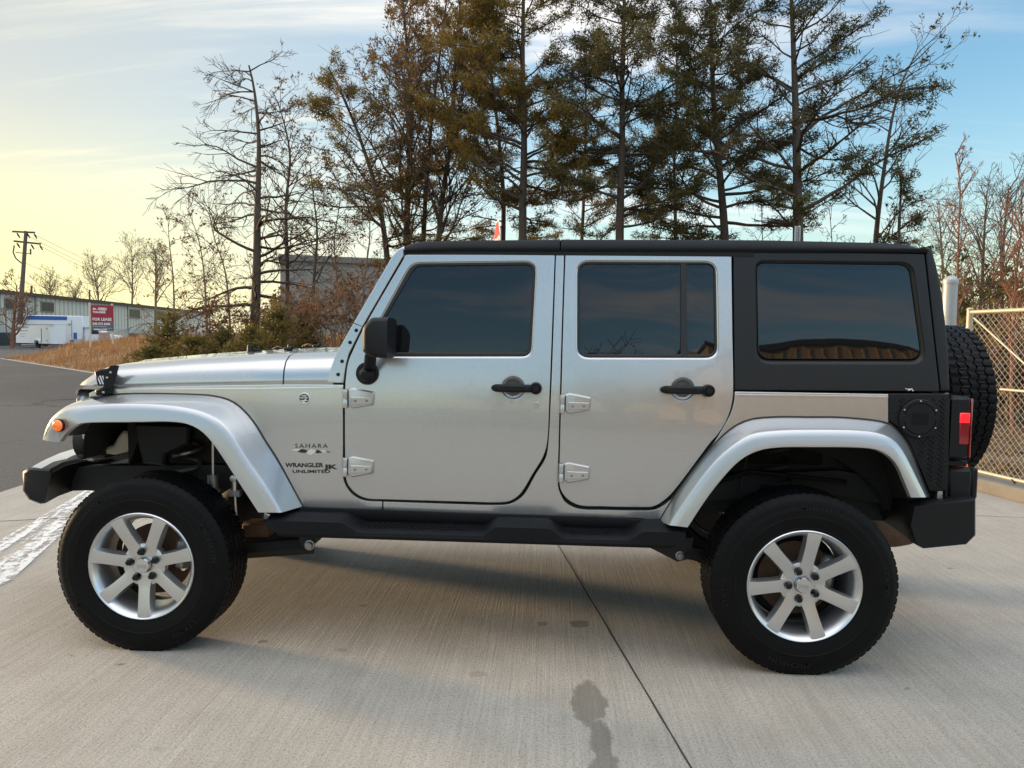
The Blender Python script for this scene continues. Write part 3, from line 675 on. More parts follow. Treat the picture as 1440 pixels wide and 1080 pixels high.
for r_ in rings[1:-1]:
    zt_ = max(q_[2] for q_ in r_); tq = sorted([q_ for q_ in r_ if q_[2] > zt_-.02], key=lambda q_: q_[0]); a_, b_ = tq[0], tq[-1]; tp.append([(a_[0]+.012, a_[1], a_[2]+.002), (a_[0]+.02, a_[1], a_[2]+.007), (b_[0]-.004, b_[1], b_[2]+.006), (b_[0], b_[1], b_[2]-.002)])
mb.loft(tp); mb.build('bumper_top_sheen', M['bumper_grey'], fb, angle=30)
for s in (-1, 1):
    mb = MB(); mb.tube([(-2.11, s*.36, .73), (-2.11, s*.36, .80), (-2.08, s*.36, .815), (-2.02, s*.36, .815)], .014); mb.build('tow_hook', M['plastic'], fb)
    mb = MB(); mb.revolve([(0, -.02), (.04, -.018), (.05, 0)], 18, axis='x', c=(-2.185, s*.5, .68)); mb.build('fog_lamp', M['lens'], fb)
# rear bumper
q = [at(px, py, y=-.83) for px, py in ((1282, 708), (1371, 700), (1371, 752), (1358, 765), (1297, 771), (1285, 764), (1276, 737))]
R0 = [(p[0], p[2]) for p in q]; cx = np.mean([p[0] for p in R0]); cz = np.mean([p[1] for p in R0]); rings = []
for y, s, dx in ((-.85, .93, -.004), (-.838, .985, 0), (-.80, 1.0, 0), (-.70, 1.0, .02), (-.3, 1.0, .06), (.3, 1.0, .06), (.70, 1.0, .02), (.80, 1.0, 0), (.838, .985, 0), (.85, .93, -.004)): rings.append([(cx+(x-cx)*s+dx, y, cz+(z-cz)*s) for x, z in R0])
mb = MB(); mb.loft(rings)
for s in (-1, 1):
    mb.box((2.175, s*.70, .835), (.115, .14, .145), bev=.018); mb.box((2.245, s*.69, .835), (.03, .13, .14), bev=.008); mb.box((2.15, s*.71, .925), (.11, .10, .026), bev=.004); mb.box((2.20, s*.71, .912), (.05, .04, .012), m=1)
mb.build('rear_bumper', [M['plastic'], M['amber']], suv, angle=40)

# running boards
mb = MB(); hump = lambda x: (1-min(1, max(0, (x+.56)/.10))) + min(1, max(0, (x-.07)/.07))*(1-min(1, max(0, (x-.36)/.08))) + min(1, max(0, (x-.70)/.09))
rings = []
xs = list(np.linspace(-.885, .955, 100))
for x in xs:
    h = hump(x); h = h*h*(3-2*h) if h < 1 else 1; t = (x+.885)/1.84; zt = .594+.042*h-.004*t; zb = .552-.006*t; bow = .0
    le = .055*max(0, 1-(x+.885)/.055) if x < -.83 else (.06*max(0, 1-(.955-x)/.06) if x > .895 else 0)
    rings.append([(x, -.745, zt+.016), (x, -.80, zt+.014), (x, -.865, zt+.004+.008*h), (x, -.905, zt+.002), (x, -.920, zt-.008), (x, -.925, zb+.02+le*.5), (x, -.912, zb+.004+le), (x, -.87, zb+le), (x, -.745, zb+.012+le)])
mb.loft(rings)
rb = mb.build('running_board', M['plastic_dull'], suv, angle=32)
mb = MB()
for xa, xb in ((-.44, .03), (.46, .66)):
    for i in range(int((xb-xa)/.026)):
        for j in range(4):
            x = xa+i*.026+(j % 2)*.013; y = -.825-j*.019; mb.ellipsoid((x, y, .594-.004*((x+.885)/1.84)+.014*(.905+y)/.105*.9+.002), (.009, .005, .004), nu=6, nv=4)
mb.build('step_tread', M['plastic_dull'], rb)
mirrored(rb)

# badges on the cowl side
def surface_text(mb, s, px, py, width_px, h_px, m, off=.0012, **kw):
    V, F = text_mesh(s, 1.0, 0.0, **kw); V = np.array(V); x0, x1 = V[:, 0].min(), V[:, 0].max(); z0, z1 = V[:, 2].min(), V[:, 2].max()
    (xa, za), (xb, zb) = surf(px-width_px/2, py), surf(px+width_px/2, py); hh = surf(px, py-h_px/2)[1]-surf(px, py+h_px/2)[1]; out = []
    for v in V:
        u = (v[0]-x0)/(x1-x0); w = (v[2]-(z0+z1)/2)/(z1-z0); x = xa+(xb-xa)*u; z = za+(zb-za)*u+w*hh; out.append((x, Ys(x, z)-off, z))
    mb.add(out, F, m)
mb = MB()
surface_text(mb, 'SAHARA', 438, 627, 46, 6.2, 0, spacing=1.25); surface_text(mb, 'WRANGLER', 428, 654, 54, 6.5, 0, bold=.035); surface_text(mb, 'JK', 465, 657.5, 20, 8.5, 0, bold=.05); surface_text(mb, 'UNLIMITED', 438, 663, 53, 4.6, 0, bold=.025)
def flat(mb, pts, m, off=.0012):
    P = [surf(*p) for p in pts]; mb.add([(x, Ys(x, z)-off, z) for x, z in P], [list(range(len(P)))], m)
flat(mb, [(409.5, 632.5), (416, 631), (424, 631.2), (419, 634.5), (413, 633.8)], 1); flat(mb, [(418, 634.5), (424, 631.4), (429, 632.2), (433, 634), (431, 637), (423, 636.4)], 0); flat(mb, [(430, 636), (434, 633), (438, 631.2), (444, 633), (443, 636.5), (437, 639.8), (432, 638)], 1)
flat(mb, [(443.5, 636.6), (446, 632.2), (450, 634), (453.5, 636.2), (447, 637.4)], 0); flat(mb, [(450, 633.5), (456, 632.4), (459, 634.8), (457, 637), (453, 635.5)], 1); flat(mb, [(459, 634.2), (466, 635.6), (461, 636.4)], 0)
mb.build('model_lettering', [M['black_badge'], M['white_badge']], suv, flat=True, recalc=False)
x, z = surf(428, 560.3); y = Ys(x, z); mb = MB()
mb.revolve([(.0265, .002), (.0265, -.002), (.025, -.0035), (.0225, -.0035), (.022, -.0025)], 36, m=1, axis='y', c=(x, y, z)); mb.revolve([(.022, -.0025), (0, -.0027)], 36, m=0, axis='y', c=(x, y, z))
surface_text(mb, 'TRAIL', 428, 556.2, 8, 2.6, 1, off=.0045, bold=.03); surface_text(mb, 'RATED', 428, 559.2, 10.5, 2.6, 1, off=.0045, bold=.03)
flat(mb, [(422, 564), (425, 562), (427, 563), (430, 560.8), (433.5, 563.8), (430, 563.6), (427, 565), (424.5, 564.2)], 1, .0045); flat(mb, [(423, 566), (428, 564.8), (433, 566), (431, 567), (425, 567)], 1, .0045)
mb.build('round_badge', [M['black_badge'], M['white_badge']], suv, recalc=False)

# work lamp on the hood corner
p0 = Vector(at(151, 536, y=-.66)); mb = MB(); rz = Matrix.Rotation(rad(12), 3, 'Z') @ Matrix.Rotation(rad(-12), 3, 'Y')
mb.box(p0+Vector((-.01, -.005, .02)), (.055, .075, .075), rot=rz, bev=.006)
for k in range(5): mb.box(p0+Vector((.022, -.005, -.010+k*.014)), (.02, .078, .005), rot=rz)
mb.box(p0+Vector((-.005, -.012, -.048)), (.075, .05, .038), rot=rz, bev=.008)
mb.prism([(p0.x+.012, p0.z-.03), (p0.x+.012, p0.z+.045), (p0.x+.050, p0.z+.078), (p0.x+.085, p0.z+.078), (p0.x+.065, p0.z+.01), (p0.x+.05, p0.z-.03)], p0.y-.048, p0.y-.040)
for dx, dz in ((.03, .02), (.048, .045), (.01, -.05)): mb.revolve([(0, -.006), (.005, -.005), (.006, 0)], 10, m=2, axis='y', c=(p0.x+dx, p0.y-.048, p0.z+dz))
for k in range(3): mb.box(p0+Vector((-.014+.013*k, -.0435, .008)), (.006, .003, .044), m=1, rot=Matrix.Rotation(rad(-22), 3, 'Y'))
mb.build('work_lamp', [M['plastic'], M['lens'], M['bolt']], suv)

# grille with round headlamps
mb = MB(); w = .60; g = fillet([(-w+.05, .80, .05), (w-.05, .80, .05), (w+.03, 1.16, .08), (.3, 1.245, .1), (-.3, 1.245, .1), (-w-.03, 1.16, .08)], 5)
mb.prism(g, -1.955, -1.90, plane='yz', bev=.012)
for k in range(7): mb.prism(fillet([(-.275+k*.092-.026, .80, .026), (-.275+k*.092+.026, .80, .026), (-.275+k*.092+.026, 1.15, .026), (-.275+k*.092-.026, 1.15, .026)], 4), -1.957, -1.945, m=1, plane='yz')
gr = mb.build('grille', [M['paint'], M['dark']], suv)
for s in (-1, 1):
    mb = MB(); mb.revolve([(.09, .02), (.092, -.01), (.085, -.02), (.08, -.012), (.05, -.03), (0, -.036)], 32, axis='x', c=(-1.955, s*.43, 1.03)); mb.build('headlamp', M['lens'], gr)

# wheels
random.seed(4)
def tyre_mesh(R, w, tread, name, seg=432, rim_r=.232):
    rng = random.Random(3); hw = w/2
    # profile from outer bead (-y) round the tread to the inner bead
    P = [(rim_r+.0085, -hw*.66), (rim_r+.0100, -hw*.86), (rim_r+.0175, -hw*.94), (rim_r+.0235, -hw*.955), (rim_r+.0265, -hw*.945), (rim_r+.045, -hw*.99), (rim_r+.070, -hw*1.012), (rim_r+.0715, -hw*1.024), (rim_r+.0745, -hw*1.024), (rim_r+.076, -hw*1.012), (rim_r+.098, -hw*1.0), (R-.062, -hw*.99), (R-.058, -hw*.97), (R-.044, -hw*.962), (R-.028, -hw*.925), (R-.016, -hw*.870)]
    T = []
    ribs = [-.80, -.48, -.16, .16, .48, .80]; gw = .035
    T.append((R-.009, -hw*.825))
    for i in range(5):
        a, b = ribs[i], ribs[i+1]
        T += [(R-(.003 if abs(a) > .8 else 0), hw*(a+(0 if i == 0 else gw))), (R-(.003 if abs(b) > .8 else 0), hw*(b-(0 if i == 4 else gw)))]
        if i < 4: T += [(R-.009, hw*(b-gw*.8)), (R-.009, hw*(b+gw*.8))]
    T.append((R-.009, hw*.825))
    full = P+T+[(r, -a) for r, a in P[::-1]]; n = len(full); i0, i1 = len(P)-3, len(P)+len(T)+3
    V = np.zeros((seg, n, 3))
    for k in range(seg):
        for j, (r, a) in enumerate(full):
            rr = r; ph = 0.0
            if i0 <= j < i1:
                sh = abs(a) > hw*.77
                if tread == 'road':
                    if sh and (k % 6) == 5: rr = min(r, R-.0055) if abs(a) < hw*.84 else r-.003
                    elif not sh and (k+int(2*(a > 0))) % 3 == 0 and r > R-.004: rr = r-.0022
                else:
                    if sh and (k % 6) in (4, 5): rr = min(r, R-.009)
                    elif not sh and (k+int((a/hw+1)*5)) % 6 == 0 and r > R-.004: rr = r-.006
                    ph = .018*math.sin(k*math.pi/3) if not sh and tread != 'road' else 0
            t = 2*math.pi*k/seg; V[k, j] = (rr*math.cos(t), a+(ph*.35 if tread != 'road' else 0), rr*math.sin(t))
    idx = np.arange(seg*n).reshape(seg, n); A = idx; B = np.roll(idx, -1, axis=0)
    F = np.stack([A[:, :-1], A[:, 1:], B[:, 1:], B[:, :-1]], axis=-1).reshape(-1, 4)
    me = np_mesh(name, V.reshape(-1, 3), F, smooth=True); me.set_sharp_from_angle(angle=rad(30)); return me
def arc_text(mb, s, r, ang, h, y, m=0, arc=None):
    """raised lettering running round the sidewall, tops outward, clockwise seen from outside (-y)"""
    V, F = text_mesh(s, 1.0, 0.0, bold=.01, spacing=1.1); V = np.array(V); x0, x1 = V[:, 0].min(), V[:, 0].max(); z0, z1 = V[:, 2].min(), V[:, 2].max(); sc_ = h/(z1-z0); L = (x1-x0)*sc_*1.25; out = []
    for v in V:
        a = ang-((v[0]-(x0+x1)/2)/(x1-x0)*L)/r; rr = r+(v[2]-(z0+z1)/2)*sc_; out.append((rr*math.cos(a), y, rr*math.sin(a)))
    mb.add(out, F, m)
TY = tyre_mesh(.403, .250, 'road', 'tyre')
def make_wheel(x, rot, letters=True):
    root_m = MB(); m = root_m; yo = -.118    # outer face offset from wheel centre plane
    # barrel and lip
    m.revolve([(.238, yo+.022), (.246, yo+.012), (.2475, yo+.004), (.246, yo), (.2425, yo-.003), (.236, yo+.001), (.229, yo+.010)], 192, m=0)
    m.revolve([(.229, yo+.010), (.222, yo+.018), (.212, yo+.045), (.206, yo+.075), (.205, .03)], 192, m=1); m.revolve([(.205, .03), (.215, .10), (.236, .118)], 192, m=2)
    # hub disc
    m.revolve([(.036, yo+.030), (.060, yo+.026), (.082, yo+.024), (.098, yo+.030), (.100, yo+.055), (.0, yo+.06)], 56, m=0)
    for k in range(7):
        a = 2*math.pi*k/7+rot; ca, sa = math.cos(a), math.sin(a)
        def sp(r, w, y): return (r*ca-w*sa, y, r*sa+w*ca)
        rings = []
        for r, w, dy, dp in ((.050, .036, .0245, .03), (.080, .0310, .0225, .034), (.105, .0268, .018, .040), (.150, .0268, .010, .040), (.195, .0285, .0035, .036), (.226, .0310, .0005, .030), (.2385, .0320, .0015, .022)):
            yy = yo+dy; sw = 1.18
            rings.append([sp(r, -w*sw, yy+dp), sp(r, -w*1.03, yy+.0055), sp(r, -w*.97, yy+.0005), sp(r, -w*.5, yy-.0008), sp(r, w*.5, yy-.0008), sp(r, w*.97, yy+.0005), sp(r, w*1.03, yy+.0055), sp(r, w*sw, yy+dp)])
        m.loft(rings)
    wheel = m.build('wheel', [M['alu'], M['alu_in'], M['under']], suv, loc=(x, -.785, HUBZ), angle=28)
    t = link_mesh('tyre', TY.copy() if not TY.materials else TY, M['tyre'] if not TY.materials else [], wheel)
    mb = MB(); mb.revolve([(.034, yo+.03), (.034, yo+.014), (.031, yo+.009), (.027, yo+.0085), (.0, yo+.008)], 36)
    V, F = text_mesh('Jeep', .026, 0, bold=.0004); ca, sa = math.cos(rot-.26), math.sin(rot-.26); mb.add([(vx, yo+.0072, vz) for vx, vy, vz in V], F, 1)
    mb.build('center_cap', [M['alu'], M['alu_in']], wheel)
    for k in range(5):
        a = rad(96)+2*math.pi*k/5+rot-rad(15.4); c = (.0635*math.cos(a), 0, .0635*math.sin(a)); mb = MB()
        mb.revolve([(.0185, yo+.034), (.0185, yo+.022), (.0165, yo+.019)], 20, axis='y', c=c)
        mb.revolve([(.0140, yo+.03), (.0140, yo+.006), (.011, yo+.001), (.0, yo+.0005)], 6, axis='y', c=c); mb.build('lug_nut', M['lug'], wheel)
    mb = MB(); mb.revolve([(.0, .0), (.085, .0), (.09, .01), (.165, .012), (.165, .034), (.09, .036)], 56, m=0); mb.box((.135, .02, .03), (.075, .085, .16), m=1, bev=.02, rot=Matrix.Rotation(rad(8), 3, 'Y')); mb.revolve([(0, -.05), (.06, -.045), (.07, 0)], 24, m=1); mb.build('brake_disc', [M['rust'], M['steel']], wheel)
    if x > 0: mb = MB(); mb.revolve([(0, .07), (.19, .07), (.203, .05)], 40); mb.build('dust_shield', M['under'], wheel)
    if letters:
        mb = MB(); y = -.1262
        for s, a0, r, h in (('MICHELIN', letters, .347, .022), ('LTX M/S', letters-1.30, .347, .019), ('MICHELIN', letters-3.14, .347, .022), ('LTX M/S', letters+1.84, .347, .019), ('P255/70R18', letters+1.75, .300, .010)): arc_text(mb, s, r, a0, h, y)
        mb.build('tyre_lettering', M['tyre_text'], wheel, flat=True, recalc=False)
    return wheel
w1 = make_wheel(AXF, rad(15.4), letters=rad(200)); w2 = make_wheel(AXR, rad(29.8), letters=rad(80))
mirrored(w1); mirrored(w2)
for v in TY.vertices:                            # flattened contact patch
    if v.co.z < -HUBZ+.0015: v.co.z = -HUBZ+.0015

# spare wheel on the tailgate
sp_me = tyre_mesh(.405, .262, 'trail', 'spare_tyre', seg=324)
sw = MB(); sw.revolve([(.245, .09), (.23, .08), (.12, .06), (.0, .06)], 48, axis='x'); sw.revolve([(.236, -.11), (.2, -.09), (.0, -.09)], 40, axis='x')
spare = sw.build('spare_wheel', M['lug'], suv, loc=(2.44, .03, 1.148))
t = link_mesh('tyre', sp_me, M['tyre'], spare); t.rotation_euler = (0, 0, rad(90))
mb = MB(); mb.box((-.20, 0, 0), (.26, .22, .22), bev=.02); mb.build('carrier', M['plastic'], spare)

# underbody
mb = MB()
for s in (-1, 1):
    mb.loft([[(x, s*.47+dy, z+dz) for dy, dz in ((-.04, -.06), (.04, -.06), (.04, .06), (-.04, .06))] for x, z in ((-2.20, .70), (-1.85, .72), (-1.2, .74), (-.80, .58), (.85, .56), (1.15, .74), (1.75, .78), (2.2, .70))])
mb.box((-.1, 0, .56), (.10, .95, .07)); mb.box((-.6, .1, .50), (.55, .30, .14), bev=.04); mb.box((.3, -.1, .52), (1.2, .5, .12), bev=.03); mb.box((.62, .25, .50), (.55, .5, .18), bev=.04)
mb.box((-1.95, 0, .70), (.1, 1.0, .1))
mb.build('chassis_frame', M['under'], suv)
for x, dx in ((AXF, .16), (AXR, .0)):
    mb = MB(); mb.tube([(x, -.70, HUBZ), (x, .70, HUBZ)], .042, 14); mb.ellipsoid((x, dx, HUBZ), (.15, .13, .15)); mb.build('axle', M['under'], suv)
mb = MB()
P = lambda px, py, y=-.50: at(px, py, y=y)
a, b = P(345, 775, -.52), P(440, 768, -.52); mb.tube([(AXF, -.46, .36), tuple(a), tuple(b)], .038, 4); mb.build('control_arm', M['under'], suv)
mb = MB(); mb.prism([(p[0], p[2]) for p in (P(418, 742, -.56), P(455, 742, -.56), P(442, 766, -.56), P(432, 773, -.56), P(424, 766, -.56))], -.57, -.45)
mb.revolve([(0, -.03), (.017, -.028), (.019, -.012), (.026, -.01), (.026, 0)], 14, m=1, axis='y', c=tuple(P(436, 766, -.575)))
mb.build('arm_bracket', [M['under'], M['steel']], suv)
a, b = P(962, 776, -.55), P(1000, 770, -.5); mb = MB(); mb.tube([(AXR, -.46, .36), tuple(a)], .035, 6); mb.build('control_arm', M['under'], suv)
mb = MB(); mb.prism([(p[0], p[2]) for p in (P(905, 765, -.56), P(975, 755, -.56), P(970, 785, -.56), P(952, 789, -.56))], -.57, -.45)
mb.revolve([(0, -.02), (.014, -.018), (.016, -.008), (.022, -.006), (.022, 0)], 14, m=1, axis='y', c=tuple(P(956, 781, -.57)))
mb.build('arm_bracket', [M['under'], M['steel']], suv)
for xs_ in (AXF+.02, AXR-.02):
    for s in (-1, 1):
        mb = MB(); mb.tube([(xs_+.062*math.cos(t), s*.50+.062*math.sin(t), .46+.50*t/(2*math.pi*6)) for t in np.linspace(0, 2*math.pi*6, 110)], .010, 6); mb.build('coil_spring', M['steel'] if xs_ < 0 else M['under'], suv)
for (px0, py0), (px1, py1), yy in (((300, 690), (300, 600), -.62), ((1035, 740), (1055, 640), -.55)):
    a, b = at(px0, py0, y=yy), at(px1, py1, y=yy)
    for s in (-1, 1):
        mb = MB(); p = [(a[0], s*abs(a[1]), a[2]-.2), (a[0], s*abs(a[1]), a[2]+.08)]; mb.tube(p, .027, 14); mb.tube([p[1], (b[0], s*abs(b[1]), b[2]+.1)], .007, 8, m=1); mb.build('shock_absorber', [M['steel'] if px0 < 700 else M['under'], M['bolt'] if px0 < 700 else M['under']], suv)
mb = MB(); p = at(330, 678, y=-.64); mb.tube([(p[0], -.64, p[2]+.02), (p[0], -.64, p[2]-.04)], .014, 8); mb.revolve([(0, -.012), (.016, -.01), (.017, 0)], 12, axis='y', c=(p[0], -.65, p[2]+.02)); mb.tube([(p[0], -.64, p[2]-.05), (p[0]+.01, -.64, p[2]-.28)], .006, 6); mb.box((p[0], -.63, p[2]-.055), (.05, .03, .03)); mb.build('sway_bar_link', M['bolt'], suv)
mb = MB(); mb.ellipsoid(tuple(at(1235, 742, y=.35)), (.28, .16, .11), nu=18, nv=12); mb.tube([(1.75, .35, .55), (2.15, .42, .53)], .03, 12); mb.tube([(-.2, .3, .5), (1.5, .35, .52)], .03, 10); mb.build('muffler', M['rust'], suv)
# headlamp back, washer bottle and fender brace seen through the front wheel opening
mb = MB(); bp_ = [at(px, py, y=-.60) for px, py in ((140, 632), (158, 626), (166, 612), (172, 606), (181, 608), (184, 618), (184, 634), (160, 640), (146, 638))]
mb.prism([(p[0], p[2]) for p in bp_], -.60, -.46, bev=.012); mb.build('washer_bottle', M['pale_plastic'], suv)
mb = MB(); p = at(133, 618, y=-.48); mb.revolve([(.10, -.05), (.10, .02), (.07, .09), (.0, .10)], 24, axis='x', c=tuple(p)); mb.box((p[0]+.05, -.46, p[2]-.07), (.14, .26, .012)); mb.build('lamp_housing', [M['under']], suv)
mb = MB(); bp_ = [at(px, py, y=-.66) for px, py in ((188, 596), (266, 598), (264, 625), (232, 640), (230, 655), (200, 652), (194, 630))]
mb.prism([(p[0], p[2]) for p in bp_], -.66, -.60, bev=.01); mb.build('inner_liner', M['plastic'], suv)
mb = MB(); p = at(365, 742, y=-.45); mb.box(tuple(p), (.14, .12, .07), bev=.01); mb.tube([(p[0]-.08, -.45, p[2]), (p[0]+.08, -.45, p[2]+.02)], .03, 10); mb.build('body_mount', M['rust'], suv)
mb = MB(); mb.box((1.44, -.445, .905), (.5, .012, .10), bev=.004); mb.tube([(.98, -.60, .72), (1.3, -.6, .84), (1.75, -.6, .80)], .012, 8); mb.build('wheel_well_panel', M['plastic_dull'], suv)
# ------------------------------------------------------------------ ground, road, pavement
def smooth01(a, b, v): t = np.clip((v-a)/(b-a), 0, 1); return t*t*(3-2*t)
def H(x, y):
    """height of the grassy bank"""
    x = np.asarray(x, float); y = np.asarray(y, float); s = (y-6.6+.964*x)/1.389; u = x+30.5-.275*(y-34.5)
    h = 1.12*(.55*smooth01(0, 3.2, s)+.45*smooth01(0, 8, s))*smooth01(0, 3, u)*(1-smooth01(50, 62, y)*(x < 4)) + .10*np.sin(x*.55+1)*np.sin(y*.43)*smooth01(2, 9, s)
    h = h*(1-.65*smooth01(1, 6, x)) + .03*np.sin(x*2.1)*np.cos(y*1.7)*smooth01(.5, 3, s)
    return h - .05 + .055*smooth01(0, .6, s)*smooth01(0, .8, u)
def shader(name):
    m = bpy.data.materials.new(name); m.use_nodes = True; t = NT(m.node_tree); return m, t, t.n['Principled BSDF'], t.new('ShaderNodeTexCoord').outputs['Object']
def bump(t, b, h, strength, dist=.003):
    n = t.new('ShaderNodeBump'); n.inputs['Strength'].default_value = strength; n.inputs['Distance'].default_value = dist; t.link(h, n.inputs['Height']); t.link(n.outputs[0], b.inputs['Normal'])
# broom-finished concrete
m, t, b, co = shader('concrete')
big = t.noise(co, .55, 5, .6, .3); mid = t.noise(co, 3.2, 6, .65); fine = t.noise(co, 100, 4, .75); grit = t.noise(co, 210, 3, .7)
broom = t.noise(t.mapping(co, rot=(0, 0, rad(-6)), scale=(95, 1.6, 1)), 1.0, 4, .65); broom2 = t.noise(t.mapping(co, rot=(0, 0, rad(-9)), scale=(34, .7, 1)), 1.0, 3, .6)
col = t.ramp(big, [(.25, (.315, .285, .245)), (.5, (.36, .33, .285)), (.78, (.41, .38, .335))])
col = t.mix(t.ramp(mid, [(.32, .6), (.6, 0.0)]), col, (.25, .225, .19))
col = t.mix(t.math('MULTIPLY', t.ramp(broom, [(.35, 1.0), (.62, 0.0)]), .38), col, (.18, .155, .125)); col = t.mix(t.math('MULTIPLY', t.ramp(broom2, [(.35, 1.0), (.6, 0.0)]), .22), col, (.47, .43, .37))
col = t.mix(t.math('MULTIPLY', t.ramp(fine, [(.36, 1.0), (.5, 0.0)]), .75), col, (.13, .118, .10)); col = t.mix(t.math('MULTIPLY', t.ramp(grit, [(.54, 0.0), (.68, 1.0)]), .55), col, (.60, .57, .51))
spot = t.new('ShaderNodeTexVoronoi'); spot.inputs['Scale'].default_value = 3.6; spot.inputs['Randomness'].default_value = 1.0
wv = t.new('ShaderNodeVectorMath', operation='ADD'); nz = t.new('ShaderNodeTexNoise'); nz.inputs['Scale'].default_value = 14; t.link(co, nz.inputs['Vector']); sc_n = t.new('ShaderNodeVectorMath', operation='SCALE'); t.link(nz.outputs['Color'], sc_n.inputs[0]); sc_n.inputs['Scale'].default_value = .09
t.link(co, wv.inputs[0]); t.link(sc_n.outputs[0], wv.inputs[1]); t.link(t.mapping(wv.outputs[0], scale=(1, 1.9, 1)), spot.inputs['Vector'])
sepc = t.new('ShaderNodeSeparateColor'); t.link(spot.outputs['Color'], sepc.inputs[0])
sm_ = t.math('MULTIPLY', t.ramp(spot.outputs['Distance'], [(.05, 1.0), (.11, 0.0)]), t.ramp(sepc.outputs[0], [(.55, 0.0), (.75, .75)]))
col = t.mix(sm_, col, (.10, .088, .075))
# small cracks
vc = t.new('ShaderNodeTexVoronoi', feature='DISTANCE_TO_EDGE'); vc.inputs['Scale'].default_value = .42; t.link(wv.outputs[0], vc.inputs['Vector'])
# wet oil-drip stain with its own ragged outline
def blob(t, co, cx, cy, rx, ry, nsc, amt, rot=0.0):
    mp_ = t.mapping(co, loc=(-cx/1, -cy, 0)); v2 = t.mapping(mp_, rot=(0, 0, rot), scale=(1/rx, 1/ry, 0)); ln = t.new('ShaderNodeVectorMath', operation='LENGTH'); t.link(v2, ln.inputs[0])
    nn = t.noise(co, nsc, 5, .65); return t.smooth(t.math('ADD', ln.outputs['Value'], t.math('MULTIPLY', t.math('SUBTRACT', nn, .5), amt)), 1.12, .88)
sA, sB, sC = at(828, 988, z=0), at(845, 1040, z=0), at(852, 1090, z=0); mask = None
for p_, rx, ry in ((sA, .070, .17), (sB, .038, .17), (sC, .055, .14)):
    q_ = blob(t, co, p_[0], p_[1], rx, ry, 16, 1.5); mask = q_ if mask is None else t.math('MAXIMUM', mask, q_)
col = t.mix(t.math('MULTIPLY', mask, .62), col, (.12, .105, .085)); m_wet = mask
for (px_, py_, rx, ry, k_) in ((815, 877, .05, .05, .7), (763, 877, .03, .03, .5), (672, 948, .035, .03, .28), (370, 902, .022, .02, .6), (480, 914, .03, .02, .35)):
    p_ = at(px_, py_, z=0); col = t.mix(t.math('MULTIPLY', blob(t, co, p_[0], p_[1], rx, ry, 22, 1.4), k_), col, (.11, .095, .075))
t.link(col, b.inputs['Base Color']); b.inputs['Roughness'].default_value = .82
t.link(t.math('SUBTRACT', .84, t.math('MULTIPLY', m_wet, .35)), b.inputs['Roughness'])
bump(t, b, t.math('ADD', t.math('MULTIPLY', broom, .6), t.math('MULTIPLY', fine, .7)), .8, .005); M['concrete'] = m
# asphalt
m, t, b, co = shader('asphalt'); g1 = t.noise(co, 55, 4, .85); g2 = t.noise(co, .25, 5, .6); g3 = t.noise(co, 9, 4, .6)
col = t.mix(t.ramp(g1, [(.38, 0.0), (.66, 1.0)]), (.018, .018, .019), (.15, .15, .152)); col = t.mix(t.math('MULTIPLY', g2, .35), col, (.075, .075, .076)); col = t.mix(t.ramp(g3, [(.55, 0.0), (.75, .35)]), col, (.03, .03, .031))
vk = t.new('ShaderNodeTexVoronoi', feature='DISTANCE_TO_EDGE'); vk.inputs['Scale'].default_value = .16; nk = t.new('ShaderNodeTexNoise'); nk.inputs['Scale'].default_value = .8; nk.inputs['Detail'].default_value = 5; t.link(co, nk.inputs['Vector']); ak = t.new('ShaderNodeVectorMath', operation='MULTIPLY_ADD'); t.link(nk.outputs['Color'], ak.inputs[0]); ak.inputs[1].default_value = (2.2, 2.2, 0); t.link(co, ak.inputs[2]); t.link(ak.outputs[0], vk.inputs['Vector'])
col = t.mix(t.ramp(vk.outputs['Distance'], [(.003, .75), (.008, 0.0)]), col, (.012, .012, .012)); col = t.mix(t.ramp(t.noise(co, .09, 3, .6), [(.45, 0.0), (.56, .45)]), col, (.12, .118, .114))
t.link(col, b.inputs['Base Color']); b.inputs['Roughness'].default_value = .85; b.inputs['Specular IOR Level'].default_value = .12; bump(t, b, g1, 1.0, .01); M['asphalt'] = m
# grassy soil / leaf litter
m, t, b, co = shader('dry_grass_soil'); a1 = t.noise(co, 5, 6, .7); a2 = t.noise(co, .35, 4, .6); a3 = t.noise(co, 40, 3, .7)
col = t.ramp(a1, [(.3, (.075, .048, .026)), (.5, (.165, .10, .05)), (.7, (.26, .165, .085))]); col = t.mix(t.ramp(a2, [(.4, 0.0), (.7, .6)]), col, (.12, .085, .045)); col = t.mix(t.math('MULTIPLY', t.ramp(a3, [(.35, 1.0), (.55, 0.0)]), .6), col, (.05, .032, .02))
t.link(col, b.inputs['Base Color']); b.inputs['Roughness'].default_value = .95; bump(t, b, a1, 1.0, .05); M['soil'] = m
M['curb'] = mat('curb_concrete', (.17, .155, .135), .85, var=.3, vscale=5, bump=.5, bscale=120)
M['gutter'] = mat('gutter_concrete', (.27, .245, .21), .85, var=.25, vscale=2)
M['joint'] = mat('joint_filler', (.035, .03, .027), .9, var=.4, vscale=30)

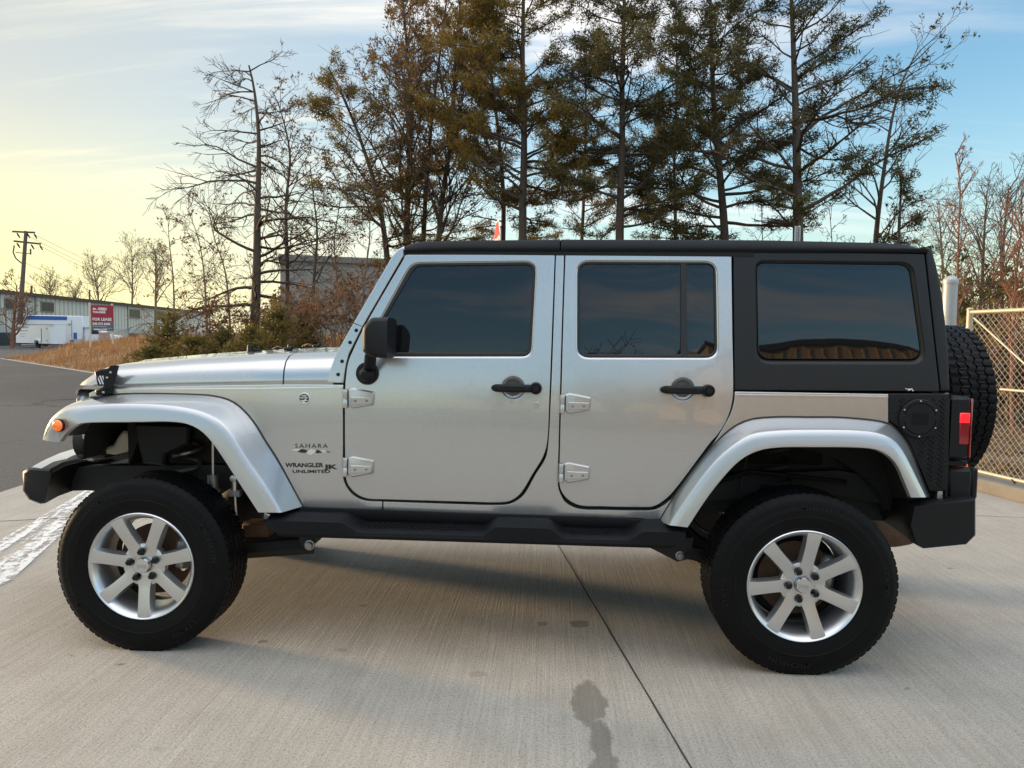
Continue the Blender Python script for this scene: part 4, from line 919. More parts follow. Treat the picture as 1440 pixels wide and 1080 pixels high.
# worn white paint on the concrete
m, t, b, co = shader('worn_white_paint'); ang = math.atan2(.33, 1.0)
fl = t.mapping(co, rot=(0, 0, -ang)); w1_ = t.noise(t.mapping(fl, scale=(11, 1.0, 1)), 1, 6, .7); w2_ = t.noise(fl, 18, 5, .75); w3_ = t.noise(t.mapping(fl, scale=(3.0, .25, 1)), 1, 3, .5)
k = t.math('ADD', t.math('ADD', t.math('MULTIPLY', w1_, .55), t.math('MULTIPLY', w2_, .40)), t.math('MULTIPLY', w3_, .35)); mk = t.smooth(k, .615, .70)
b.inputs['Base Color'].default_value = (.64, .63, .61, 1); b.inputs['Roughness'].default_value = .7
tr = t.new('ShaderNodeBsdfTransparent'); mx = t.new('ShaderNodeMixShader'); t.link(mk, mx.inputs[0]); t.link(tr.outputs[0], mx.inputs[1]); t.link(b.outputs[0], mx.inputs[2]); t.link(mx.outputs[0], t.n['Material Output'].inputs[0]); M['worn'] = m

def sheet(name, poly, z, mat_, kind='structure'):
    mb = MB(); mb.add([(x, y, z) for x, y in poly], [list(range(len(poly)))]); return tag(mb.build(name, mat_, recalc=False, flat=True), kind=kind)
sheet('ground', [(-1500, -1500), (1500, -1500), (1500, 1500), (-1500, 1500)], -.08, M['soil'])
sheet('road', [(-300, -120), (60, -120), (60, -4), (5.2, -4), (5.0, 2.0), (-30.5, 36.0), (-23.4, 60), (0, 75), (40, 110), (-300, 110)], -.012, M['asphalt'])
FD = np.array([.2, -1.0]); FD = FD/np.linalg.norm(FD); F0 = np.array([4.70, 3.85])      # fence line, running toward the camera
cl = lambda s: F0+FD*s+np.array([-.16, -.03])
e0, e1 = cl(-.4), cl(12)
sheet('pavement', [(-4.30, -14), (e1[0]+.05, e1[1]-3), (e1[0], e1[1]), (e0[0], e0[1]), (4.3, 4.4), (-4.82, 4.4), (-4.60, 2.28)], 0.0, M['concrete'])
# grassy bank as one grid
gx = np.linspace(-36, 44, 140); gy = np.linspace(-6, 66, 130); X, Y = np.meshgrid(gx, gy); Z = H(X, Y); idx = np.arange(X.size).reshape(X.shape)
# keep clear of the pavement: nothing on the near side of the fence line
V = np.c_[X.ravel(), Y.ravel(), Z.ravel()]; Fq = np.stack([idx[:-1, :-1], idx[:-1, 1:], idx[1:, 1:], idx[1:, :-1]], -1).reshape(-1, 4)
cx_, cy_ = V[Fq].mean(1)[:, 0], V[Fq].mean(1)[:, 1]; keep = (cy_ > 6.3-.964*cx_) & ((cy_ > 4.6) | (cx_ > 5.1+.2*(3.85-cy_)))
tag(link_mesh('terrain', np_mesh('terrain', V, Fq[keep], smooth=True), M['soil']), kind='structure')
# pale gutter along the road edge, curb below the fence
g0, g1 = np.array([3.4, 3.42]), np.array([-30.6, 36.1]); nn_ = np.array([-.694, -.72])
sheet('gutter', [tuple(g0), tuple(g0+nn_*.22), tuple(g1+nn_*.22), tuple(g1)], -.004, M['gutter'])
mb = MB(); rings = []
for s in np.linspace(-.35, 12, 12):
    p = F0+FD*s; nrm = np.array([-FD[1]*-1, 0]); q = np.array([FD[1], -FD[0]])     # q points to the pavement side
    rings.append([(p[0]+q[0]*.15, p[1]+q[1]*.15, -.02), (p[0]+q[0]*.15, p[1]+q[1]*.15, .10), (p[0]+q[0]*.125, p[1]+q[1]*.125, .12), (p[0]-q[0]*.15, p[1]-q[1]*.15, .12), (p[0]-q[0]*.15, p[1]-q[1]*.15, -.02)])
mb.loft(rings); tag(mb.build('curb', M['curb']), kind='structure')
def strip(mb, a, b_, w, z):
    a, b_ = np.array(a[:2]), np.array(b_[:2]); d = (b_-a)/np.linalg.norm(b_-a); n = np.array([-d[1], d[0]])*w/2; K = max(2, int(np.linalg.norm(b_-a)/.12)); R_ = random.Random(int(a[0]*100)); vs = []
    for i in range(K+1):
        p = a+(b_-a)*i/K; s1 = 1+R_.uniform(-.35, .45); s2 = 1+R_.uniform(-.35, .45); vs += [(*(p+n*s1), z), (*(p-n*s2), z)]
    mb.add(vs, [(2*i, 2*i+2, 2*i+3, 2*i+1) for i in range(K)])
j0, j1 = at(787, 770, z=0), at(972, 1080, z=0); dj = (j1-j0)
mb = MB(); strip(mb, j0-dj*1.22, j1+dj*1.6, .008, .002); tag(mb.build('long_joint', M['joint'], recalc=False, flat=True), kind='structure')
k0, k1 = at(0, 733, z=0), at(105, 728, z=0); dk = k1-k0; mb = MB(); strip(mb, k0-dk*1.0, k0+dk*8.5, .010, .002); tag(mb.build('cross_joint', M['joint'], recalc=False, flat=True), kind='structure')
l0, l1 = at(1392, 726, z=0), at(1440, 728, z=0); mb = MB(); strip(mb, l0-(l1-l0)*3, l1+(l1-l0)*1.2, .006, .002); tag(mb.build('side_joint', M['joint'], recalc=False, flat=True), kind='structure')
sheet('road_marking', [(-2.96, -.97), (-2.30, -1.25), (-2.70, -.18), (-3.25, 1.30), (-3.50, 1.95), (-3.95, 2.60), (-3.81, 2.13), (-3.44, .78)], .0045, M['worn'])

# ------------------------------------------------------------------ building blocks for trees
def tubes(P0, P1, R0, R1, n=4):
    P0, P1, R0, R1 = np.asarray(P0), np.asarray(P1), np.asarray(R0)[:, None], np.asarray(R1)[:, None]; d = P1-P0; d = d/(np.linalg.norm(d, axis=1, keepdims=True)+1e-9)
    up = np.where(np.abs(d[:, 2:3]) < .9, np.array([[0, 0, 1.0]]), np.array([[1.0, 0, 0]])); a = np.cross(d, up); a /= np.linalg.norm(a, axis=1, keepdims=True); b_ = np.cross(a, d); V = []
    for P_, R_ in ((P0, R0), (P1, R1)):
        for k in range(n): V.append(P_+R_*(math.cos(2*math.pi*k/n)*a+math.sin(2*math.pi*k/n)*b_))
    V = np.stack(V, 1); S_ = len(P0); base_ = np.arange(S_)[:, None]*2*n; F = []
    for k in range(n): F.append(np.concatenate([base_+k, base_+(k+1) % n, base_+n+(k+1) % n, base_+n+k], 1))
    return V.reshape(-1, 3), np.concatenate(F)
def bark(name, c, v=.35):
    return mat(name, c, .9, var=v, vscale=9, bump=.8, bscale=30)
M['bark_dark'] = bark('dark_bark', (.075, .055, .042)); M['bark_grey'] = bark('grey_bark', (.15, .12, .095)); M['bark_red'] = bark('reddish_twigs', (.19, .085, .05)); M['bark_far'] = bark('brown_twigs', (.17, .125, .085))
def leaf_mat(name, c1, c2, sc_=1.2, tr=.35):
    m, t, b, co = shader(name); f = t.noise(co, sc_, 4, .65); f2 = t.noise(co, 9, 2, .6); col = t.mix(t.ramp(f, [(.35, 0.0), (.65, 1.0)]), c1, c2); col = t.mix(t.math('MULTIPLY', f2, .5), col, [c*.5 for c in c1])
    t.link(col, b.inputs['Base Color']); b.inputs['Roughness'].default_value = .7; b.inputs['Specular IOR Level'].default_value = .2
    td = t.new('ShaderNodeBsdfTranslucent'); t.link(col, td.inputs[0]); mx = t.new('ShaderNodeMixShader'); mx.inputs[0].default_value = tr; t.link(b.outputs[0], mx.inputs[1]); t.link(td.outputs[0], mx.inputs[2]); t.link(mx.outputs[0], t.n['Material Output'].inputs[0]); return m
M['needle_sunlit'] = leaf_mat('sunlit_pine_needles', (.145, .112, .028), (.30, .20, .048)); M['needle_dark'] = leaf_mat('dark_pine_needles', (.080, .076, .028), (.17, .135, .044)); M['cedar'] = leaf_mat('cedar_foliage', (.13, .108, .028), (.27, .195, .05)); M['dead_leaf'] = leaf_mat('dead_brown_leaves', (.14, .062, .034), (.22, .115, .055)); M['tan_leaf'] = leaf_mat('tan_leaves', (.19, .11, .045), (.28, .17, .08))  # gold needles carry the low sunlight in their leaf colour
class Tree:
    def __init__(s, seed): s.r = np.random.default_rng(seed); s.T = []; s.B = []; s.tips = []; s.leaf = []
    def path(s, pts, r0, r1, store):
        K = len(pts)-1
        for i in range(K): store.append((pts[i], pts[i+1], r0+(r1-r0)*i/K, r0+(r1-r0)*(i+1)/K))
    def limb(s, p, d, L, r, lev, up=0.0, wig=.22, kids=3, store=None, leafy=0.0, spread=.7, tipmin=.006):
        g = s.r; store = s.B if store is None else store; n = max(3, int(L/.38)) if lev > 0 else max(2, int(L/.28)); n = min(n, 12); st_ = L/n; pts = [np.array(p, float)]; dd = np.array(d, float); dd /= np.linalg.norm(dd); D = []
        for i in range(n):
            dd = dd+g.normal(0, wig, 3)*.6+np.array([0, 0, up]); dd /= np.linalg.norm(dd); D.append(dd.copy()); pts.append(pts[-1]+dd*st_)
        s.path(pts, r, max(tipmin, r*.30), store)
        if lev > 0:
            for k in range(kids):
                f = g.uniform(.25, 1.0) if k < kids-1 else .98; i = min(n-1, int(f*n)); pp = pts[i]+(pts[i+1]-pts[i])*(f*n-i if f*n-i <= 1 else 1)
                side = np.cross(D[i], g.normal(0, 1, 3)); side /= np.linalg.norm(side)+1e-9; nd = D[i]*(1-spread*.5)+side*spread; s.limb(pp, nd, L*g.uniform(.38, .62)*(1.15-.5*f), max(tipmin, r*(1-.65*f)*.62), lev-1, up, wig, kids, store, leafy, spread, tipmin)
        elif leafy > 0:
            for q in pts[1:]:
                if g.random() < leafy: s.leaf.append(q)
        if lev == 0: s.tips.append(pts[-1])
    def tube_mesh(s, name, segs, n): 
        a = np.array([q[0] for q in segs]); b_ = np.array([q[1] for q in segs]); V, F = tubes(a, b_, [q[2] for q in segs], [q[3] for q in segs], n); return np_mesh(name, V, F, smooth=True)
def clumps(rng, C_, n, size, ln, wd, flat_=.75, upb=.15):
    """needle tufts: n thin blades bursting from round each centre"""
    C_ = np.repeat(np.asarray(C_), n, axis=0); N = len(C_); off = rng.normal(0, 1, (N, 3)); off[:, 2] *= flat_; off *= (size*rng.random((N, 1))**.5)/np.linalg.norm(off, axis=1, keepdims=True)
    d = off/(np.linalg.norm(off, axis=1, keepdims=True)+1e-9)+rng.normal(0, .6, (N, 3)); d[:, 2] += upb; d /= np.linalg.norm(d, axis=1, keepdims=True); s_ = np.cross(d, rng.normal(0, 1, (N, 3))); s_ /= np.linalg.norm(s_, axis=1, keepdims=True)
    L = ln*rng.uniform(.6, 1.3, (N, 1)); w = wd*rng.uniform(.6, 1.3, (N, 1)); c = C_+off; V = np.stack([c-d*L*.5-s_*w*.35, c-d*L*.5+s_*w*.35, c+d*L*.5+s_*w*.15], 1); V[:, 1] += s_*w*.4
    return V.reshape(-1, 3), np.arange(3*N).reshape(-1, 3)
def finish_tree(T, name, label, cat, base, bk, leafV=None, leafM=None, group=None, trunk_n=9):
    root = thing(name, label, cat, tuple(base), group); B0 = np.array(base)
    sh = lambda segs: [(a-B0, b_-B0, r0, r1) for a, b_, r0, r1 in segs]
    link_mesh('trunk', T.tube_mesh('trunk', sh(T.T), trunk_n), bk, root)
    if leafV is not None and len(leafV[0]):
        V, F = leafV
        if T.B:
            v2, f2 = tubes(*[np.array([q[i] for q in sh(T.B)]) for i in (0, 1, 2, 3)], 3); Vc = np.concatenate([v2, V-B0]); me = np_mesh('crown', Vc, [f2, F+len(v2)], mi=np.r_[np.zeros(len(f2)), np.ones(len(F))]); link_mesh('crown', me, [bk, leafM], root)
        else: link_mesh('crown', np_mesh('crown', V-B0, F), leafM, root)
    elif T.B: link_mesh('crown', T.tube_mesh('crown', sh(T.B), 3), bk, root)
    return root
def trunk_line(px_pts, d):
    P_ = [at(a, b_, d=d) for a, b_ in px_pts]; z = float(H(P_[0][0], P_[0][1])); P_[0][2] = max(-.08, z)-.05; return resample(np.array(P_), 22)
def pine(label, px_pts, d, seed, lo=.22, R=4.2, nl=34, r0=.17, leaf='needle_dark', dens=1.0, sub=7, droop=-.01, lop=(0, 0), dead=.12, size=.25, n=24, group='tall trees on the bank', top=1.0):
    T = Tree(seed); g = T.r; P_ = trunk_line(px_pts, d); T.path(P_, r0, .03, T.T); C_ = []
    for i in range(nl):
        f = lo+(1-lo)*((i+g.random())/nl)**.9; k = f*(len(P_)-1); j = min(len(P_)-2, int(k)); p = P_[j]+(P_[j+1]-P_[j])*(k-j); az = g.uniform(0, 2*math.pi); tt = (f-lo)/(1-lo)
        L = R*max(.16, (1-tt**1.8)*(.55+.45*min(1, tt*4+.2)))*g.uniform(.5, 1.12); d_ = np.array([math.cos(az), math.sin(az), g.uniform(-.12, .42)+.35*tt]); L *= 1+lop[0]*d_[0]+lop[1]*d_[1]
        m_ = max(4, int(L/.35)); q = [p]; dd = d_/np.linalg.norm(d_)
        for _ in range(m_): dd = dd+g.normal(0, .11, 3)+np.array([0, 0, .028+droop]); dd /= np.linalg.norm(dd); q.append(q[-1]+dd*L/m_)
        rr = r0*.42*(1-.6*tt)*(.5+.5*L/R); T.path(q, rr, .010, T.B); bare = g.random() < dead*(1.6-1.6*tt)
        for s_ in range(max(2, int(sub*L/R*1.3))):
            ff = g.uniform(.28, 1.0); kk = ff*m_; jj = min(m_-1, int(kk)); pp = q[jj]+(q[jj+1]-q[jj])*(kk-jj); dr = q[jj+1]-q[jj]; dr /= np.linalg.norm(dr); sd_ = np.cross(dr, [0, 0, 1.0])*g.choice([-1, 1])+np.array([0, 0, g.uniform(-.2, .5)]); nd = dr*g.uniform(.3, .9)+sd_*g.uniform(.4, 1.0); nd /= np.linalg.norm(nd); L2 = L*g.uniform(.12, .34)+.25; e = pp+nd*L2; mid = (pp+e)/2+g.normal(0, .05, 3); T.path([pp, mid, e], max(.012, rr*.4), .007, T.B)
            for _ in range(3):
                a = pp+(e-pp)*g.uniform(.3, 1); T.path([a, a+g.normal(0, .22, 3)], .008, .005, T.B)
            if not bare and g.random() < dens:
                for u in np.arange(.35, 1.01, .15/max(.5, L2)): C_.append(pp+(e-pp)*u+g.normal(0, .06, 3))
        if not bare and g.random() < dens: C_ += [q[-1], q[-2]]
    lv = clumps(g, C_, n, size, .16, .032) if C_ else None
    return finish_tree(T, 'pine_tree', label, 'tree', P_[0]+np.array([0, 0, .05]), M['bark_dark'], lv, M[leaf], group)
def bare(label, px_pts, d, seed, lo=.3, nl=20, R=3.0, r0=.11, lev=2, up=.06, rise=.9, kids=4, bk='bark_grey', leaf=None, leafy=0.0, n=5, size=.16, group='tall trees on the bank', name='bare_tree', tip=.007, cat='tree', spread=.7):
    T = Tree(seed); g = T.r; P_ = trunk_line(px_pts, d); T.path(P_, r0, max(.008, r0*.15), T.T)
    for i in range(nl):
        f = lo+(1-lo)*((i+g.random())/nl); k = f*(len(P_)-1); j = min(len(P_)-2, int(k)); p = P_[j]+(P_[j+1]-P_[j])*(k-j); az = g.uniform(0, 2*math.pi); tt = (f-lo)/(1-lo); L = R*(1-.62*tt)*g.uniform(.55, 1.1)
        T.limb(p, [math.cos(az), math.sin(az), rise*g.uniform(.5, 1.2)], L, max(.014, r0*.38*(1-.6*tt)), lev, up, .24, kids, leafy=leafy, tipmin=tip, spread=spread)
    lv = clumps(g, T.leaf, n, size, .12, .075) if T.leaf and leaf else None
    return finish_tree(T, name, label, cat, P_[0]+np.array([0, 0, .05]), M[bk], lv, M[leaf] if leaf else None, group)
def shrub(label, px, d, h, w, seed, kind='brush', name='shrub', leaf='dead_leaf', leafy=.5, stems=14, bk='bark_far', group='shrubs along the wood edge', n=4, cat='shrub', lev=2):
    T = Tree(seed); g = T.r; b0 = at(px, 480, d=d); b0[2] = float(H(b0[0], b0[1])); C_ = []
    if kind == 'cedar':
        T.path([b0+np.array([0, 0, h*t_])+g.normal(0, .03, 3)*t_ for t_ in np.linspace(0, 1, 8)], .05, .012, T.T)
        for i in range(stems*4):
            f = g.uniform(.02, .97); az = g.uniform(0, 6.283); L = w*.5*(1-f)**.65*g.uniform(.5, 1.25)+.12; p = b0+np.array([0, 0, h*f]); q = [p]; dd = np.array([math.cos(az), math.sin(az), g.uniform(.1, .55)])
            for _ in range(4): dd = dd+g.normal(0, .12, 3)+np.array([0, 0, .06]); dd /= np.linalg.norm(dd); q.append(q[-1]+dd*L/4)
            T.path(q, .014, .006, T.B)
            for u in np.arange(.25, 1.01, .2/max(.3, L)):
                if g.random() < .55: C_.append(p+(q[-1]-p)*u+g.normal(0, .05, 3))
        lv = clumps(g, C_, 16, .17, .15, .034, .9, .5)
    else:
        for i in range(stems):
            az = g.uniform(0, 6.283); rr = w*.22*g.random()**.5; p = b0+np.array([math.cos(az)*rr, math.sin(az)*rr, -.05]); d_ = [math.cos(az)*.35*w/h+g.normal(0, .1), math.sin(az)*.35*w/h+g.normal(0, .1), 1.0]
            T.limb(p, d_, h*g.uniform(.5, .95), .020, lev, .03, .2, 4, store=T.T if i < 2 else T.B, leafy=leafy, tipmin=.006)
        lv = clumps(g, T.leaf, n, .13, .11, .075) if T.leaf else None
    return finish_tree(T, name, label, cat, b0, M[bk], lv, M[leaf] if lv is not None else None, group, trunk_n=5)

# ------------------------------------------------------------------ the wood behind the vehicle
bare('tall dead tree with bare horizontal limbs and a hooked broken top', [(357, 470), (361, 380), (362, 300), (364, 200), (358, 130), (350, 92)], 27, 11, lo=.16, nl=44, R=3.9, r0=.20, lev=2, up=-.012, rise=.15, kids=6, bk='bark_dark', name='dead_tree', spread=.55)
bare('thin bare tree just right of the tall dead tree', [(402, 470), (404, 380), (402, 290), (408, 220), (396, 160), (384, 130)], 29, 12, lo=.32, nl=34, R=2.8, r0=.11, bk='bark_dark', leaf='tan_leaf', leafy=.18)
bare('slim bare tree with wispy twigs in front of the grey warehouse', [(438, 470), (441, 400), (446, 330), (440, 270), (436, 230)], 27, 13, lo=.3, nl=16, R=2.1, r0=.08, bk='bark_dark', leaf='tan_leaf', leafy=.12)
pine('leaning pine with sparse foliage and dead lower limbs left of the thicket crown', [(552, 470), (546, 380), (532, 280), (508, 200), (484, 140), (462, 95)], 28, 14, lo=.24, R=3.7, nl=46, r0=.15, dens=.8, lop=(-.15, 0), leaf='needle_sunlit', dead=.3, sub=9)
bare('many branched tree with rusty leaves and a bare twiggy top', [(566, 470), (570, 380), (573, 280), (578, 180), (574, 90), (566, 0), (560, -60)], 29, 15, lo=.20, nl=52, R=4.6, r0=.17, rise=1.7, lev=2, kids=6, bk='bark_dark', leaf='tan_leaf', leafy=.38, n=6, spread=.6)
bare('second rusty tree with dense upright twigs just left of the golden pine', [(612, 470), (614, 380), (622, 280), (636, 180), (640, 80), (648, 0), (652, -60)], 28, 28, lo=.22, nl=46, R=4.2, r0=.14, rise=1.8, lev=2, kids=6, bk='bark_dark', leaf='tan_leaf', leafy=.34, n=6, spread=.6)
pine('slender pine with golden tufts low on its trunk beside the rusty tree', [(592, 470), (594, 380), (598, 280), (606, 180), (618, 80), (628, 0)], 30, 16, lo=.16, R=3.2, nl=46, r0=.14, dens=.8, leaf='needle_sunlit')
pine('tallest dense golden pine, its crown lit on the left side', [(734, 470), (735, 380), (735, 300), (737, 200), (735, 90), (736, 0), (736, -110)], 26, 17, lo=.30, R=4.3, nl=70, r0=.19, dens=1.0, sub=13, leaf='needle_sunlit', n=28, dead=.04, lop=(-.12, 0))
pine('thin pine stem half hidden behind the dense golden pine', [(704, 470), (706, 380), (708, 280), (700, 180), (688, 80), (680, -20)], 30, 18, lo=.20, R=3.4, nl=44, r0=.13, dens=.9, leaf='needle_sunlit')
pine('straight dark pine with a low forked limb over the rear door', [(869, 470), (871, 380), (872, 300), (875, 200), (875, 100), (878, 0), (880, -90)], 25, 19, lo=.30, R=4.2, nl=62, r0=.19, dens=.8, sub=12, leaf='needle_dark', dead=.1, n=26)
pine('dark pine with a slightly bent trunk and hooked low branch', [(1022, 470), (1020, 380), (1018, 310), (1010, 220), (1003, 130), (1000, 40), (998, -70)], 25, 20, lo=.28, R=4.3, nl=64, r0=.19, dens=.78, sub=12, leaf='needle_dark', n=26, dead=.12)
pine('thick trunked pine with long open limbs above the quarter window', [(1123, 470), (1122, 380), (1122, 300), (1120, 200), (1117, 100), (1113, 0), (1110, -90)], 23, 21, lo=.28, R=4.3, nl=52, r0=.22, dens=.66, sub=11, leaf='needle_dark', dead=.22, lop=(.12, 0), n=26)
bare('leaning bare tree with a forked crown at the right end of the wood', [(1228, 470), (1229, 390), (1233, 320), (1243, 240), (1256, 160), (1275, 100), (1295, 70)], 25, 22, lo=.34, nl=22, R=3.4, r0=.13, rise=.8, lev=2, kids=5, bk='bark_dark', leaf='needle_dark', leafy=.10, n=6)
pine('small thin pine between the golden pine and the straight dark pine', [(812, 470), (815, 400), (818, 340), (822, 250), (824, 150), (822, 60)], 33, 23, lo=.20, R=3.2, nl=44, r0=.11, dens=.9, leaf='needle_dark')
pine('slim pine between the two dark pines', [(945, 470), (948, 400), (950, 320), (948, 220), (952, 120), (950, 20)], 32, 24, lo=.35, R=3.0, nl=40, r0=.11, dens=.85, leaf='needle_dark')
pine('short pine with feathery limbs at the foot of the forked bare tree', [(1262, 470), (1262, 400), (1264, 340), (1266, 290), (1268, 240)], 24, 25, lo=.18, R=1.7, nl=22, r0=.07, dens=.6, leaf='needle_dark', group='small trees at the wood edge')
bare('small bare sapling behind the hardtop between two pine trunks', [(1075, 470), (1074, 380), (1072, 330), (1070, 270)], 30, 26, lo=.3, nl=14, R=1.6, r0=.05, bk='bark_dark', group='small trees at the wood edge')
bare('small bare sapling right of the thick trunked pine', [(1172, 470), (1172, 400), (1170, 340), (1166, 290)], 27, 27, lo=.3, nl=14, R=1.7, r0=.05, bk='bark_dark', group='small trees at the wood edge')
# ragged young growth in front of the thin trees, left
for (px, ps, d, sd, R_, lab) in ((292, [(292, 470), (288, 400), (280, 340), (262, 290)], 26, 31, 2.2, 'bare sapling with fine twigs left of the tall dead tree'), (325, [(325, 470), (318, 390), (300, 330), (292, 280)], 28, 32, 2.4, 'bushy bare sapling close against the tall dead tree'),
                                 (245, [(245, 470), (244, 400), (238, 340), (236, 300)], 30, 33, 1.9, 'leftmost bare sapling of the thicket beside the yellow sky'), (470, [(470, 470), (474, 400), (470, 340), (478, 280), (474, 230)], 31, 34, 1.7, 'bare sapling standing before the grey warehouse wall'), (510, [(510, 470), (512, 400), (520, 330), (516, 260)], 26, 35, 1.7, 'twiggy sapling beside the windshield corner')):
    bare(lab, ps, d, sd, lo=.12, nl=22, R=R_, r0=.05, lev=2, kids=4, rise=.9, bk='bark_far', leaf='dead_leaf', leafy=.10, group='saplings in the thicket', name='sapling', n=3)
cedars = [(236, 24, 2.05, 2.5, 'ragged olive cedar at the left end of the shrubs, tallest of the cedars'), (272, 22, 1.25, 2.0, 'wide low cedar second from the left'), (315, 23, 1.15, 1.9, 'low cedar under the bare saplings'), (352, 21, 1.3, 1.7, 'cedar at the foot of the tall dead tree'), (392, 22, 1.65, 1.7, 'upright cedar just right of the tall dead tree'), (428, 23, 1.25, 1.6, 'rightmost low cedar above the hood'), (212, 23, 1.1, 1.8, 'smallest cedar at the far left edge of the shrubs')]
for i, (px, d, h, w, lab) in enumerate(cedars): shrub(lab, px, d, h, w, 40+i, 'cedar', 'cedar_shrub', 'cedar', stems=24, group='cedar shrubs on the bank', bk='bark_dark')
brush = [(283, 25, 1.9, 2.0, 'brown twiggy brush behind the two left cedars', 'dead_leaf', .25), (335, 26, 2.0, 1.8, 'reddish brush behind the dead tree foot', 'dead_leaf', .35), (450, 24, 2.2, 2.0, 'red leaved brush in front of the grey warehouse', 'dead_leaf', .40), (480, 22, 2.3, 1.9, 'tall rust coloured brush beside the windshield pillar', 'dead_leaf', .38), (508, 25, 2.6, 2.2, 'dense brown brush partly behind the windshield pillar', 'dead_leaf', .3), (415, 26, 1.9, 1.8, 'thin brown brush between the two trunks', 'tan_leaf', .3), (540, 27, 2.6, 2.2, 'brown brush seen through the windshield corner', 'dead_leaf', .4), (365, 27, 1.7, 2.0, 'low tangle of brush behind the middle cedars', 'tan_leaf', .3)]
for i, (px, d, h, w, lab, lf, ly) in enumerate(brush): shrub(lab, px, d, h, w, 60+i, 'brush', 'brush', lf, ly, stems=15, group='brush under the trees')
# distant bare trees beyond the left building
for i, (ps, d, R_, lab) in enumerate((([(182, 470), (186, 420), (186, 380), (185, 345)], 150, 9, 'tallest bare tree behind the metal building'), ([(140, 470), (139, 430), (135, 400), (130, 375)], 140, 8, 'spreading bare tree above the lease sign'), ([(72, 470), (72, 430), (70, 410), (70, 392)], 150, 7, 'faint low bare tree right of the utility pole'), ([(219, 470), (219, 420), (219, 380), (218, 352)], 120, 6, 'slim bare tree at the right end of the metal building'), ([(105, 470), (104, 440), (104, 420), (102, 405)], 170, 6, 'faintest bare tree between the pole and the lease sign'))):
    bare(lab, ps, d, 80+i, lo=.42, nl=24, R=R_, r0=.30, lev=2, kids=5, rise=1.5, up=.08, bk='bark_far', group='bare trees beyond the metal building', tip=.022)
bare('bare roadside tree with orange lit trunk at the foot of the utility pole', [(17, 488), (18, 470), (20, 448), (22, 425), (24, 400)], 69, 90, lo=.1, nl=26, R=3.4, r0=.20, lev=2, kids=4, rise=1.2, up=.07, bk='bark_red', group='bare trees by the road', tip=.02)
# behind the fence, right
for i, (ps, d, R_, bk_, lab) in enumerate((([(1352, 640), (1348, 520), (1346, 420), (1348, 330), (1350, 260), (1343, 215)], 11.0, .75, 'bark_red', 'tall red stemmed sapling just behind the galvanized post'), ([(1385, 640), (1384, 520), (1381, 420), (1384, 330), (1388, 270)], 15, 1.8, 'bark_dark', 'many branched bare tree behind the fence, left of two'), ([(1412, 640), (1412, 520), (1408, 420), (1412, 330), (1418, 265)], 14, 1.9, 'bark_dark', 'many branched bare tree behind the fence, right of two'), ([(1424, 640), (1422, 560), (1424, 480), (1428, 400), (1436, 330)], 9.5, .7, 'bark_red', 'thin red sapling leaning right behind the chain-link mesh'), ([(1330, 560), (1328, 450), (1326, 380), (1322, 320), (1318, 285)], 18, 2.0, 'bark_far', 'bare tree half hidden behind the hardtop corner'), ([(1452, 640), (1450, 500), (1445, 400), (1440, 330), (1432, 285)], 12, 1.4, 'bark_red', 'bare reddish tree at the right edge of the picture'))):
    bare(lab, ps, d, 100+i, lo=.30, nl=22, R=R_, r0=.024 if bk_ == 'bark_red' else .065, lev=2, kids=5, rise=1.6, up=.08, bk=bk_, group='bare trees behind the fence', tip=.0035)
for i, (px, d, h, w, lab, lf, ly, kd) in enumerate(((1372, 13, 2.1, 2.6, 'dark tangled shrub behind the fence top rail', 'needle_dark', .5, 'b'), (1405, 14, 2.2, 2.6, 'dark evergreen tangle behind the fence, middle', 'needle_dark', .6, 'b'), (1440, 13, 2.2, 2.4, 'dark evergreen tangle at the right picture edge', 'needle_dark', .6, 'b'), (1330, 15, 2.6, 2.4, 'dark shrub behind the galvanized post', 'needle_dark', .5, 'b'), (1395, 11, 1.3, 1.5, 'pale grey brush showing through the chain-link mesh', 'tan_leaf', .15, 'b'), (1432, 10.5, 1.2, 1.5, 'low brown brush behind the lower mesh', 'dead_leaf', .3, 'b'), (1365, 11, 1.1, 1.2, 'low dry brush beside the fence end post', 'tan_leaf', .25, 'b'))):
    shrub(lab, px, d, h, w, 120+i, 'brush', 'fence_shrub', lf, ly, stems=16, group='shrubs behind the fence', bk='bark_dark' if i < 4 else 'bark_grey', n=5)

# dry grass on the bank and leaf litter behind the fence (uncountable)
rng = np.random.default_rng(5)
def blades(n, X, Y, hmin, hmax, w, lean=.35):
    h = rng.uniform(hmin, hmax, n)*rng.uniform(.5, 1, n); a = rng.uniform(0, 2*math.pi, n); z = H(X, Y); s_ = np.c_[np.cos(a), np.sin(a), 0*a]*w/2; p = np.c_[X, Y, z-.02]; tip = p+np.c_[rng.normal(0, lean, n)*h, rng.normal(0, lean, n)*h, h]
    return np.stack([p-s_, p+s_, tip], 1).reshape(-1, 3), np.arange(3*n).reshape(-1, 3)
m, t, b, co = shader('dry_grass'); f = t.noise(co, .9, 4, .6); f2 = t.noise(co, 12, 2, .5); col = t.mix(f, (.36, .165, .052), (.62, .34, .13)); col = t.mix(t.math('MULTIPLY', f2, .6), col, (.28, .13, .05)); t.link(col, b.inputs['Base Color']); b.inputs['Roughness'].default_value = .8; M['grass'] = m
N = 130000; X = rng.uniform(-33, 6, N); Y = rng.uniform(6, 50, N); s_ = (Y-6.6+.964*X)/1.389; u_ = X+30.5-.275*(Y-34.5); ok = (s_ > .15) & (u_ > .2) & (s_ < 30); X, Y = X[ok], Y[ok]
V1, F1 = blades(len(X), X, Y, .10, .34, .030)
